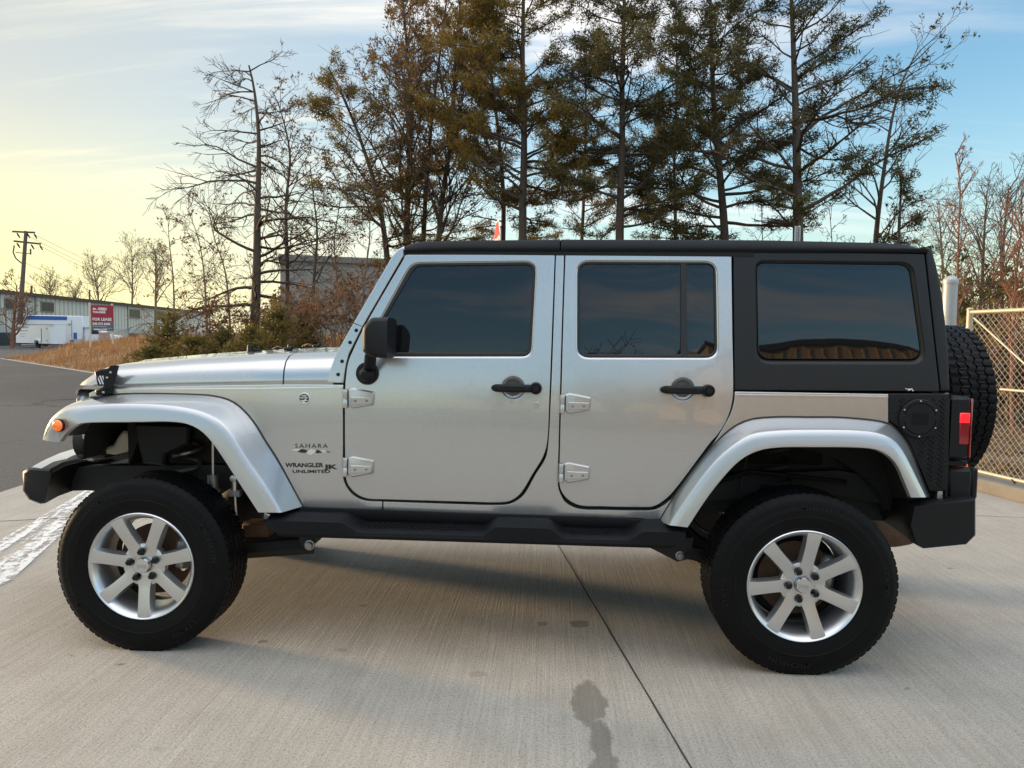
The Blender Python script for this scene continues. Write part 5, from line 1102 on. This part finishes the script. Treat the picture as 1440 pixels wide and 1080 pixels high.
cl_ = rng.choice(len(X), 900); Xc = np.repeat(X[cl_], 26)+rng.normal(0, .16, 900*26); Yc = np.repeat(Y[cl_], 26)+rng.normal(0, .16, 900*26); V2, F2 = blades(len(Xc), Xc, Yc, .30, .80, .022, .22)
tag(link_mesh('dry_grass', np_mesh('dry_grass', np.concatenate([V1, V2]), np.concatenate([F1, F2+len(V1)])), M['grass']), kind='stuff')
N = 16000; Y = rng.uniform(-1.0, 16, N); X = 4.95+.2*(3.85-Y)+rng.random(N)**1.3*14; a = rng.uniform(0, 2*math.pi, N); tl = rng.normal(0, .35, N); L = rng.uniform(.03, .07, N); z = np.maximum(H(X, Y), -.03)+.015+rng.random(N)*.03
d1 = np.c_[np.cos(a), np.sin(a), tl]*L[:, None]; d2 = np.c_[-np.sin(a), np.cos(a), rng.normal(0, .3, N)]*L[:, None]*.5; p = np.c_[X, Y, z]
tag(link_mesh('leaf_litter', np_mesh('leaf_litter', np.stack([p-d1, p-d2, p+d1, p+d2], 1).reshape(-1, 3), np.arange(4*N).reshape(-1, 4)), M['tan_leaf']), kind='stuff')
# ------------------------------------------------------------------ fence and posts, right
M['galv'] = mat('galvanized_steel', (.38, .39, .395), .5, .55, var=.15, vscale=20, bump=.2, bscale=60); M['wire'] = mat('fence_wire', (.38, .365, .33), .5, .4); M['rail'] = mat('fence_rail', (.44, .40, .31), .5, .4, var=.2, vscale=12)
fence = thing('chain_link_fence', 'rusty bright chain-link fence standing on the concrete curb at the right', 'fence', (float(F0[0]), float(F0[1]), .12))
FO = np.array([F0[0], F0[1], .12]); FL = 4.6; fp = lambda s, z, off=0.0: (FD[0]*s+FD[1]*off, FD[1]*s-FD[0]*off, z-.12)
def pipe(name, pts, r, mt, n=10): mb = MB(); mb.tube(pts, r, n); return mb.build(name, mt, fence)
ZT = 1.79; pipe('top_rail', [fp(0, ZT), fp(FL, ZT)], .021, M['rail']); pipe('bottom_rail', [fp(0, .165), fp(FL, .165)], .018, M['rail']); pipe('middle_rail', [fp(.45, 1.02), fp(FL, 1.02)], .014, M['rail'])
pipe('diagonal_brace', [fp(.06, ZT-.06), fp(2.3, .2)], .009, M['rail'])
mb = MB()
for sx in (0,): mb.tube([fp(sx, .0), fp(sx, ZT+.03)], .030, 12); mb.ellipsoid(fp(sx, ZT+.03), (.034, .034, .02))
for z in (1.62, 1.05, .45): mb.tube([fp(0, z-.012), fp(0, z+.012)], .036, 12)
mb.build('end_post', M['rail'], fence)
P0, P1 = [], []; pitch = .0707; z0f, z1f = .15, ZT+.035; hgt = z1f-z0f
for sgn in (1, -1):
    k = -int(hgt/pitch)-1
    while k*pitch < FL+hgt:
        s0 = k*pitch; a0 = max(0.0, s0, 0.0) if sgn > 0 else max(0.0, s0-hgt); a1 = min(FL, s0+hgt) if sgn > 0 else min(FL, s0)
        if a1 > a0+.01:
            zz0 = z0f+(a0-s0) if sgn > 0 else z0f+(s0-a0); zz1 = z0f+(a1-s0) if sgn > 0 else z0f+(s0-a1); off = .0035*sgn
            K = max(1, int((a1-a0)/.35))
            for i in range(K): P0.append(fp(a0+(a1-a0)*i/K, zz0+(zz1-zz0)*i/K, off)); P1.append(fp(a0+(a1-a0)*(i+1)/K, zz0+(zz1-zz0)*(i+1)/K, off))
        k += 1
for k in range(int(FL/pitch)):
    s0 = k*pitch+.02; P0.append(fp(s0, z1f-.005)); P1.append(fp(s0+.012, z1f+.035))
V, F = tubes(P0, P1, [.0019]*len(P0), [.0019]*len(P0), 4); link_mesh('wire_mesh', np_mesh('wire_mesh', V, F, smooth=True), M['wire'], fence)
pp = at(1334, 450, d=8.6); gp_ = thing('gate_post', 'thick galvanized round post with domed cap behind the spare wheel', 'post', (pp[0], pp[1], 0)); zt = at(1334, 396, d=8.6)[2]
mb = MB(); mb.tube([(0, 0, -.05), (0, 0, zt)], .078, 24); mb.revolve([(.081, zt-.42), (.081, zt-.40), (.078, zt-.40)], 24, axis='z'); mb.build('pole', M['galv'], gp_)
mb = MB(); mb.revolve([(.083, zt-.03), (.085, zt), (.082, zt+.02), (.06, zt+.05), (.0, zt+.072)], 24, axis='z'); mb.build('cap', M['galv'], gp_)
mb = MB(); p = at(1427, 676, d=7.1)
g = random.Random(2); rings = []
mb.add([(p[0]+dx, p[1]+dy, p[2]+dz) for dx, dy, dz in ((0, 0, -.035), (.02, .01, -.015), (.035, 0, .01), (.012, 0, .012), (.004, .005, .045), (-.010, .0, .012), (-.032, .01, .016), (-.02, 0, -.01))], [(0, 1, 2, 3), (0, 3, 4, 5), (0, 5, 6, 7)]); tag(mb.build('fallen_leaf', M['dead_leaf'], recalc=False), 'single orange dead leaf caught on the bottom rail of the fence', 'leaf')

# stop sign (nearly edge-on) and perforated sign post behind the vehicle
M['sign_red'] = mat('sign_red', (.55, .03, .035), .4, var=.08); M['sign_white'] = mat('sign_white', (.78, .77, .75), .45, var=.05)
p = at(699, 345, d=10.2); ztop = at(699, 310, d=10.2)[2]; ss = thing('stop_sign', 'red and white stop sign seen almost edge-on above the front door', 'traffic sign', (p[0], p[1], 0)); ss.rotation_euler.z = rad(-79)
oc = [(.381*math.cos(rad(22.5+45*k)), ztop-.36+.381*math.sin(rad(22.5+45*k))) for k in range(8)]
mb = MB(); mb.prism(oc, -.004, .004, m=1); ins_ = inset(oc, .022); mb.add([(x, -.0055, z) for x, z in ins_], [list(range(8))], 0); V, F = text_mesh('STOP', .30, .0, bold=.008); mb.add([(x*.92, -.0068, z+ztop-.36) for x, y, z in V], F, 1); mb.build('sign_plate', [M['sign_red'], M['sign_white']], ss, recalc=False, flat=True)
mb = MB(); mb.box((0, .03, (ztop-.1)/2), (.05, .04, ztop-.1)); mb.build('sign_post', M['galv'], ss)
p = at(1121, 330, d=11.5); ztop = at(1121, 318, d=11.5)[2]; sp_ = thing('perforated_post', 'pale perforated steel sign post rising behind the hardtop', 'post', (p[0], p[1], 0))
mb = MB(); mb.prism([(-.045, -.02), (-.028, -.02), (-.018, .015), (.018, .015), (.028, -.02), (.045, -.02), (.045, -.014), (.032, -.014), (.022, .022), (-.022, .022), (-.032, -.014), (-.045, -.014)], 0, ztop, plane='xy'); mb.build('channel', M['galv'], sp_)
mb = MB()
for k in range(24): mb.revolve([(0, -.002), (.006, -.002), (.006, .004)], 8, axis='y', c=(0, .0165, ztop-.05-.05*k))
mb.build('holes', M['dark'], sp_)

# ------------------------------------------------------------------ left distance: metal building, trailer, truck, signs, pole
m, t, b, co = shader('ribbed_siding'); wv_ = t.new('ShaderNodeTexWave', wave_type='BANDS', bands_direction='X', wave_profile='SAW'); wv_.inputs['Scale'].default_value = .30; t.link(co, wv_.inputs['Vector'])
wr = t.ramp(wv_.outputs['Fac'], [(.0, .1), (.10, .5), (.18, 1.0), (.86, 1.0), (1.0, .2)]); nz_ = t.noise(co, .6, 4, .6); t.link(t.mix(wr, (.20, .19, .17), t.mix(nz_, (.57, .52, .44), (.65, .60, .52))), b.inputs['Base Color']); b.inputs['Roughness'].default_value = .6; M['siding'] = m
M['fascia'] = mat('brown_fascia', (.075, .055, .045), .6, var=.2); M['far_glass'] = mat('far_window_glass', (.030, .033, .036), .3, spec=.3, var=.5, vscale=.7); M['frame_w'] = mat('window_frame', (.25, .22, .18), .6); M['white'] = mat('vehicle_white', (.72, .73, .75), .35, coat=.4, var=.06, vscale=3); M['blue'] = mat('stripe_blue', (.03, .10, .33), .4); M['ink'] = mat('lettering_blue', (.10, .20, .33), .5); M['inkred'] = mat('lettering_red', (.45, .05, .06), .5); M['grey_roof'] = mat('roof_grey', (.30, .30, .30), .6)
A_ = at(0, 410, d=83); B_ = at(240, 433, d=133); fu = np.array([B_[0]-A_[0], B_[1]-A_[1]]); fl_ = np.linalg.norm(fu); fu = fu/fl_; ZE = 6.0
bld = thing('metal_building', 'long two storey pale metal sided building with brown roof edge at the left', 'building', (A_[0], A_[1], -.05)); bld.rotation_euler.z = math.atan2(fu[1], fu[0])
def fac(px, py):
    r = ray(px, py); n = np.array([-fu[1], fu[0]]); tt = ((A_[:2]-CAM[:2]) @ n)/(r[:2] @ n); p = CAM+tt*r; return float((p[:2]-A_[:2]) @ fu), float(p[2]+.05)
U0, U1 = -7.0, fl_+22
mb = MB(); mb.box(((U0+U1)/2, 9, ZE/2), (U1-U0, 18, ZE)); mb.build('wall', M['siding'], bld, flat=True)
mb = MB(); mb.box(((U0+U1)/2, 9, ZE+.06), (U1-U0+.8, 18.8, .36)); mb.build('roof_edge', M['fascia'], bld); mb = MB(); mb.prism([(-.5, ZE+.25), (9, ZE+.75), (18.5, ZE+.25)], U0-.4, U1+.4, plane='yz'); mb.build('roof', M['grey_roof'], bld)
mb = MB(); mb.box(((U0+U1)/2, -.03, 1.15), (U1-U0, .06, 2.3)); mb.build('base_panel', mat('lower_wall', (.46, .45, .42), .7, var=.1, vscale=.6), bld)
for x0_, x1_, y0_, y1_ in ((57, 74.5, 424.5, 438.5), (182, 196, 435, 447), (218, 230, 437.5, 449), (181, 195, 469, 481), (6, 22, 420, 435)):
    (u0, zt_), (u1, zb_) = fac(x0_, y0_), fac(x1_, y1_); mb = MB(); mb.box(((u0+u1)/2, -.05, (zt_+zb_)/2), (u1-u0+.2, .14, zt_-zb_+.2)); wf_ = mb.build('window', M['frame_w'], bld)
    mb = MB()
    for s_ in (-1, 1): mb.box(((u0+u1)/2+s_*(u1-u0)/4, -.125, (zt_+zb_)/2), ((u1-u0)/2-.06, .02, zt_-zb_-.06))
    mb.build('pane', M['far_glass'], wf_)
for px, hh in ((12, 3.2), (90, 2.6), (165, 3.4)):
    u, _ = fac(px, 430); mb = MB(); mb.tube([(u, 4, ZE), (u, 4, ZE+hh*.62)], .13, 8); mb.build('roof_vent', M['fascia'], bld)
for px in (49, 179):
    u, _ = fac(px, 440); mb = MB(); mb.box((u, -.08, ZE/2), (.14, .12, ZE-.2)); mb.build('downspout', M['frame_w'], bld)
u, z_ = fac(4, 480); mb = MB(); mb.box((u, -.8, .75), (2.0, 1.2, 1.5), bev=.05); tg = mb.build('utility_box', mat('dark_green_box', (.05, .065, .06), .6, var=.2), None); tg.location = bld.location; tg.rotation_euler = bld.rotation_euler; tag(tg, 'dark green utility box against the metal building at the left edge', 'utility box')

gw_a = at(394, 357, d=62); gw_b = at(640, 352, d=66); wh = thing('grey_warehouse', 'plain grey block warehouse with flat roof behind the bare trees', 'building', (gw_a[0], gw_a[1], -.05)); dv = gw_b-gw_a; wh.rotation_euler.z = math.atan2(dv[1], dv[0]); wl_ = float(np.linalg.norm(dv[:2])); hh = float(gw_a[2])
m, t, b, co = shader('block_wall'); br = t.new('ShaderNodeTexBrick'); br.inputs['Scale'].default_value = .9; br.inputs['Mortar Size'].default_value = .012; br.inputs['Color1'].default_value = (.215, .20, .185, 1); br.inputs['Color2'].default_value = (.245, .23, .21, 1); br.inputs['Mortar'].default_value = (.17, .16, .15, 1); t.link(t.mapping(co, rot=(rad(90), 0, 0)), br.inputs['Vector']); t.link(br.outputs[0], b.inputs['Base Color']); b.inputs['Roughness'].default_value = .85; M['block'] = m
mb = MB(); mb.box((wl_/2, 10, hh/2), (wl_, 20, hh)); mb.build('wall', M['block'], wh, flat=True); mb = MB(); mb.box((wl_/2, 9.9, hh-.25), (wl_+.3, 20.3, .5)); mb.build('parapet', mat('parapet_grey', (.16, .15, .14), .7, var=.1), wh); mb = MB(); mb.box((5.0, -.2, hh-2.4), (.35, .4, .5), bev=.05); mb.build('wall_lamp', M['dark'], wh)

# trailer: nose corner nearest, side with lettering to the left
c0 = at(71, 475, d=71); cl0 = at(22, 475, d=73.5); trl = thing('cargo_trailer', 'white enclosed cargo trailer with faded blue and red lettering beside the box truck', 'trailer', (c0[0], c0[1], -.02)); dv = (c0-cl0)[:2]; TL = float(np.linalg.norm(dv)); trl.rotation_euler.z = math.atan2(dv[1], dv[0]); TW = 2.0; zt_ = float(at(50, 456, d=72)[2])
mb = MB(); mb.box((-TL/2, TW/2, (zt_+.42)/2), (TL, TW, zt_-.42), bev=.05); mb.prism([(-.02, .0), (.75, TW/2), (-.02, TW)], .42, zt_-.02, plane='xy'); mb.build('body', M['white'], trl)
mb = MB(); mb.box((-TL/2+.1, TW/2, zt_+.01), (TL+.2, TW+.06, .05), bev=.02); mb.build('roof_cap', M['galv'], trl)
mb = MB(); mb.box((-.95, -.012, 1.35), (.85, .02, 1.8)); mb.box((-.50, -.03, 1.9), (.2, .03, .05), m=1); mb.box((-.50, -.03, .75), (.2, .03, .05), m=1); mb.box((-1.36, -.03, 1.25), (.05, .03, 1.3), m=1); mb.build('side_door', [M['white'], M['dark']], trl)
mb = MB(); mb.revolve([(0, -.1), (.17, -.1), (.19, -.06), (.33, -.07), (.34, 0), (.33, .08), (0, .09)], 20, axis='y', c=(-2.0, .02, .33)); mb.build('wheel', M['tyre'], trl); mb = MB(); mb.prism([(-2.45, .45), (-2.40, .75), (-2.25, .84), (-1.75, .84), (-1.6, .75), (-1.55, .45), (-1.62, .45), (-1.68, .70), (-1.8, .77), (-2.2, .77), (-2.33, .70), (-2.38, .45)], -.16, .02); mb.build('wheel_arch', M['white'], trl)
mb = MB()
for s_, z_, h_, mi_ in (('FOREVER CLEAN', 1.98, .27, 0), ('PRESSURE WASHING', 1.66, .20, 1), ('540 701 1854', 1.36, .17, 0), ('free estimates', 1.13, .13, 1)):
    V, F = text_mesh(s_, h_, 0); V = np.array(V); w_ = V[:, 0].max()-V[:, 0].min(); k = min(1, 2.0/w_); mb.add([(-TL+1.15+x*k, -.012, z_+z) for x, y, z in V], F, mi_)
mb.build('trailer_lettering', [M['ink'], M['inkred']], trl, flat=True, recalc=False); mb = MB(); mb.tube([(.6, TW/2, .45), (1.7, TW/2, .45)], .05, 6); mb.tube([(1.5, TW/2, 0.0), (1.5, TW/2, .8)], .04, 6); mb.box((-TL/2, TW/2, .40), (TL, TW-.1, .1)); mb.build('tongue', M['dark'], trl)
# box truck
ca = at(38, 475, d=80); cb = at(168, 475, d=82); trk = thing('box_truck', 'white box truck with blue roof stripe parked behind the lease sign', 'truck', (ca[0], ca[1], -.02)); dv = (cb-ca)[:2]; KL = float(np.linalg.norm(dv)); trk.rotation_euler.z = math.atan2(dv[1], dv[0])
zt_ = float(at(110, 444, d=81)[2])
mb = MB(); bxl = KL*.60; mb.box((bxl/2, 1.15, (zt_+.75)/2), (bxl, 2.3, zt_-.75), bev=.06); mb.prism(fillet([(bxl-.1, zt_-1.25), (bxl+1.2, zt_-1.25, .2), (bxl+1.55, zt_-.6, .4), (bxl+1.1, zt_-.02, .4), (bxl-.1, zt_)]), .05, 2.25); mb.build('cargo_box', M['white'], trk)
mb = MB(); mb.box((bxl*.36, -.012, zt_-.28), (bxl*.72, .02, .42)); mb.box((bxl*.86, -.012, 1.2), (.35, .02, .7)); mb.build('blue_stripe', M['blue'], trk)
mb = MB(); cxb = bxl+.05; mb.prism(fillet([(cxb, .55), (cxb, 2.15, .1), (cxb+1.35, 2.15, .25), (cxb+2.05, 1.45, .15), (KL-.25, 1.28, .25), (KL-.05, .95, .1), (KL, .55, .1)]), .2, 2.1, bev=.05); mb.build('cab', M['white'], trk)
mb = MB(); mb.prism([(cxb+.55, 1.42), (cxb+.55, 2.02), (cxb+1.2, 2.02), (cxb+1.7, 1.42)], .185, .196); mb.build('cab_window', M['far_glass'], trk); mb = MB(); mb.box((KL-.12, 1.15, .93), (.3, 1.5, .3)); mb.box((KL-.05, 1.15, .52), (.4, 1.9, .22), m=0); mb.build('grille', M['dark'], trk)
for xx in (KL*.18, KL-1.35):
    mb = MB(); mb.revolve([(0, -.12), (.2, -.10), (.22, -.06), (.38, -.10), (.40, 0), (.38, .1), (0, .12)], 20, axis='y', c=(xx, .25, .40)); mb.build('wheel', M['tyre'], trk)
mb = MB(); mb.prism([(KL-1.9, .5), (KL-1.8, .85), (KL-1.55, .98), (KL-1.15, .98), (KL-.9, .85), (KL-.8, .5)], .185, .199); mb.box((bxl*.42, .1, .62), (bxl*.8, .1, .16)); mb.build('wheel_arch', M['dark'], trk)
mb = MB(); mb.box((bxl*.80, -.02, 1.9), (.05, .04, 2.0)); mb.box((bxl*.76, -.02, 2.5), (.35, .03, .07)); mb.box((bxl*.76, -.02, 1.3), (.35, .03, .07)); mb.build('box_door_bar', M['steel'], trk)

# lease sign on two posts
M['lease_red'] = mat('lease_red', (.30, .018, .040), .45, var=.06); M['lease_grey'] = mat('lease_grey', (.11, .11, .135), .45); M['post_wood'] = mat('painted_post', (.58, .52, .42), .7, var=.15)
sa, sb = at(128.2, 447, d=38), at(159.8, 448, d=38.4); sg = thing('lease_sign', 'red and grey for lease sign board on two white posts in dry grass', 'sign', (sa[0], sa[1], 0)); dv = (sb-sa)[:2]; SW = float(np.linalg.norm(dv)); sg.rotation_euler.z = math.atan2(dv[1], dv[0])
z1_, zm_, z0_ = [float(at(140, py, d=38.2)[2]) for py in (429.4, 453, 465)]
mb = MB(); mb.box((SW/2, .0, (z1_+zm_)/2), (SW, .03, z1_-zm_), m=0); mb.box((SW/2, .0, (zm_+z0_)/2), (SW, .03, zm_-z0_-.002), m=1); mb.build('board', [M['lease_red'], M['lease_grey']], sg, flat=True)
mb = MB(); hb = z1_-z0_
for s_, x_, z_, h_, w_ in (('CUSHMAN &', .50, .885, .085, .40), ('WAKEFIELD', .50, .825, .085, .40), ('THALHIMER', .36, .725, .14, .58), ('FOR LEASE', .48, .445, .20, .84), ('540 373 0600', .45, .265, .16, .78), ('thalhimer.com', .40, .055, .07, .6)):
    V, F = text_mesh(s_, h_, 0, bold=.006); V = np.array(V); kk = w_*SW/(V[:, 0].max()-V[:, 0].min()); mb.add([(x_*SW+x*kk, -.018, z0_+z_*hb+z) for x, y, z in V], F)
mb.add([(.06*SW+a*.17*SW, -.018, z0_+.82*hb+c*.10*hb) for a, c in ((0, 0), (.45, 1), (.7, .45), (.85, .6), (1.2, 0), (.8, .0), (.68, .2), (.5, .0))], [list(range(8))])
mb.box((SW*.36, -.017, z0_+.17*hb), (SW*.6, .003, .012)); mb.box((SW*.7, -.017, z0_+.10*hb), (SW*.45, .003, .012)); mb.build('sign_lettering', M['sign_white'], sg, flat=True, recalc=False)
for px, py in ((127, 426), (157, 427)):
    p = at(px, py, d=38.2); q = (p-sa)[:2] @ (dv/SW); mb = MB(); zg = float(H(p[0], p[1])); mb.box((float(q), .07 if px > 140 else .05, (p[2]+zg)/2-.1), (.09, .09, p[2]-zg+.2), bev=.008); mb.build('post', M['post_wood'], sg)
p = at(147, 473, d=44); ys = thing('small_board', 'small tan board with red lettering on a stake behind the lease sign', 'sign', (p[0], p[1], float(H(p[0], p[1]))))
zz_ = p[2]-float(H(p[0], p[1])); mb = MB(); mb.box((0, 0, zz_), (.68, .03, .48), rot=Matrix.Rotation(rad(-4), 3, 'Y')); mb.build('board', mat('tan_board', (.34, .28, .22), .7, var=.2, vscale=4), ys); mb = MB(); V, F = text_mesh('LAND', .17, 0); mb.add([(x, -.018, zz_+.10+z) for x, y, z in V], F); V, F = text_mesh('FOR SALE', .12, 0); mb.add([(x, -.018, zz_-.10+z) for x, y, z in V], F); mb.build('board_lettering', M['inkred'], ys, flat=True, recalc=False); mb = MB(); mb.box((0, .03, zz_/2), (.05, .04, zz_)); mb.build('stake', M['post_wood'], ys)

# utility pole with cross arms; each wire is a thing
M['pole'] = mat('weathered_pole', (.115, .085, .065), .9, var=.3, vscale=4); UD = 78.5
pb, pt_ = at(25.5, 487, d=UD), at(36.5, 325, d=UD); up_ = thing('utility_pole', 'leaning wooden utility pole with two cross arms at the far left', 'utility pole', (pb[0], pb[1], -.05)); O_ = np.array([pb[0], pb[1], -.05]); rl = lambda px, py, dd=UD: at(px, py, d=dd)-O_
mb = MB(); mb.tube([(0, 0, 0), tuple(pt_-O_)], [.27, .17], 12); mb.build('pole', M['pole'], up_)
for (x0_, y0_), (x1_, y1_) in (((17.5, 325.5), (49, 327)), ((19.5, 339), (57.5, 343))): mb = MB(); mb.tube([tuple(rl(x0_, y0_)), tuple(rl(x1_, y1_))], .10, 4); mb.build('cross_arm', M['pole'], up_)
for i, (px, py) in enumerate(((24, 328), (38, 328), (48, 329), (24, 342), (44, 344), (56, 345))): a = rl(px, py); mb = MB(); mb.tube([tuple(a), tuple(a+np.array([.15, 0, -.25])), tuple(a+np.array([.25, .1, -.5]))], [.07, .09, .05], 8); mb.build('insulator', M['lug'], up_)
mb = MB(); mb.tube([tuple(rl(20, 345)), tuple(rl(18.5, 355)), tuple(rl(22, 363)), tuple(rl(30, 370))], .07, 6); mb.tube([tuple(rl(22, 355)), tuple(rl(43, 357))], .05, 6); mb.tube([tuple(rl(43, 350)), tuple(rl(43, 358))], .08, 6); mb.build('transformer_bracket', M['pole'], up_)
for i, (a, b_, lab) in enumerate((((49, 330), (250, 415), 'upper power line running right from the top cross arm'), ((38, 331), (250, 424), 'second power line running right from the top cross arm'), ((57, 346), (250, 428), 'power line running right from the lower cross arm'), ((34, 369), (250, 448), 'lowest cable sagging right from the middle of the pole'))):
    p0_, p1_ = at(*a, d=UD), at(*b_, d=UD+50); mb = MB(); mb.tube([tuple(p0_+(p1_-p0_)*t_-np.array([0, 0, 1.6*4*t_*(1-t_)*.35])) for t_ in np.linspace(0, 1, 18)], .022, 4); tag(mb.build('power_line', M['pole']), lab, 'power line', 'wires from the utility pole')

# ------------------------------------------------------------------ what the side windows mirror, behind the photographer
M['tan_metal'] = mat('tan_metal_wall', (.62, .44, .23), .6, var=.08, vscale=.4)
rw = thing('tan_warehouse', 'long low tan metal warehouse mirrored in the quarter window', 'building', (10.5, -24, 0)); mb = MB(); mb.box((7, -8, 3.55), (22, 16, 7.1))
for k in range(44): mb.box((-3.9+k*.5, .03, 3.5), (.05, .06, 6.8))
mb.build('wall', M['tan_metal'], rw); mb = MB(); mb.box((7, -8, 7.2), (22.4, 16.6, .25)); mb.build('roof_edge', M['fascia'], rw); mb = MB(); mb.box((14.5, .06, 2.7), (6.0, .1, 5.4)); mb.build('rolling_door', M['fascia'], rw); mb = MB(); mb.box((11, -4, 7.7), (7, 5, .9)); mb.build('roof_unit', M['grey_roof'], rw)
def mirrored_tree(x, y, h, seed, lab):
    T = Tree(seed); T.path([np.array([x, y, z]) for z in np.linspace(-.05, h*.35, 5)], .16, .12, T.T); g = T.r
    for i in range(18): az = g.uniform(0, 6.28); T.limb([x, y, h*g.uniform(.15, .35)], [math.cos(az), math.sin(az), 1.0], h*g.uniform(.35, .55), .045, 2, .04, .22, 6, tipmin=.009)
    finish_tree(T, 'bare_tree', lab, 'tree', (x, y, 0), M['bark_dark'], group='bare trees mirrored in the windows')
mirrored_tree(2.1, -17, 5.9, 201, 'bare tree mirrored in the middle of the rear door window'); mirrored_tree(4.2, -18, 5.6, 202, 'low bare tree mirrored beside the rear door divider'); mirrored_tree(-1.2, -19, 5.4, 203, 'wide bare tree mirrored at the bottom of the front door window')
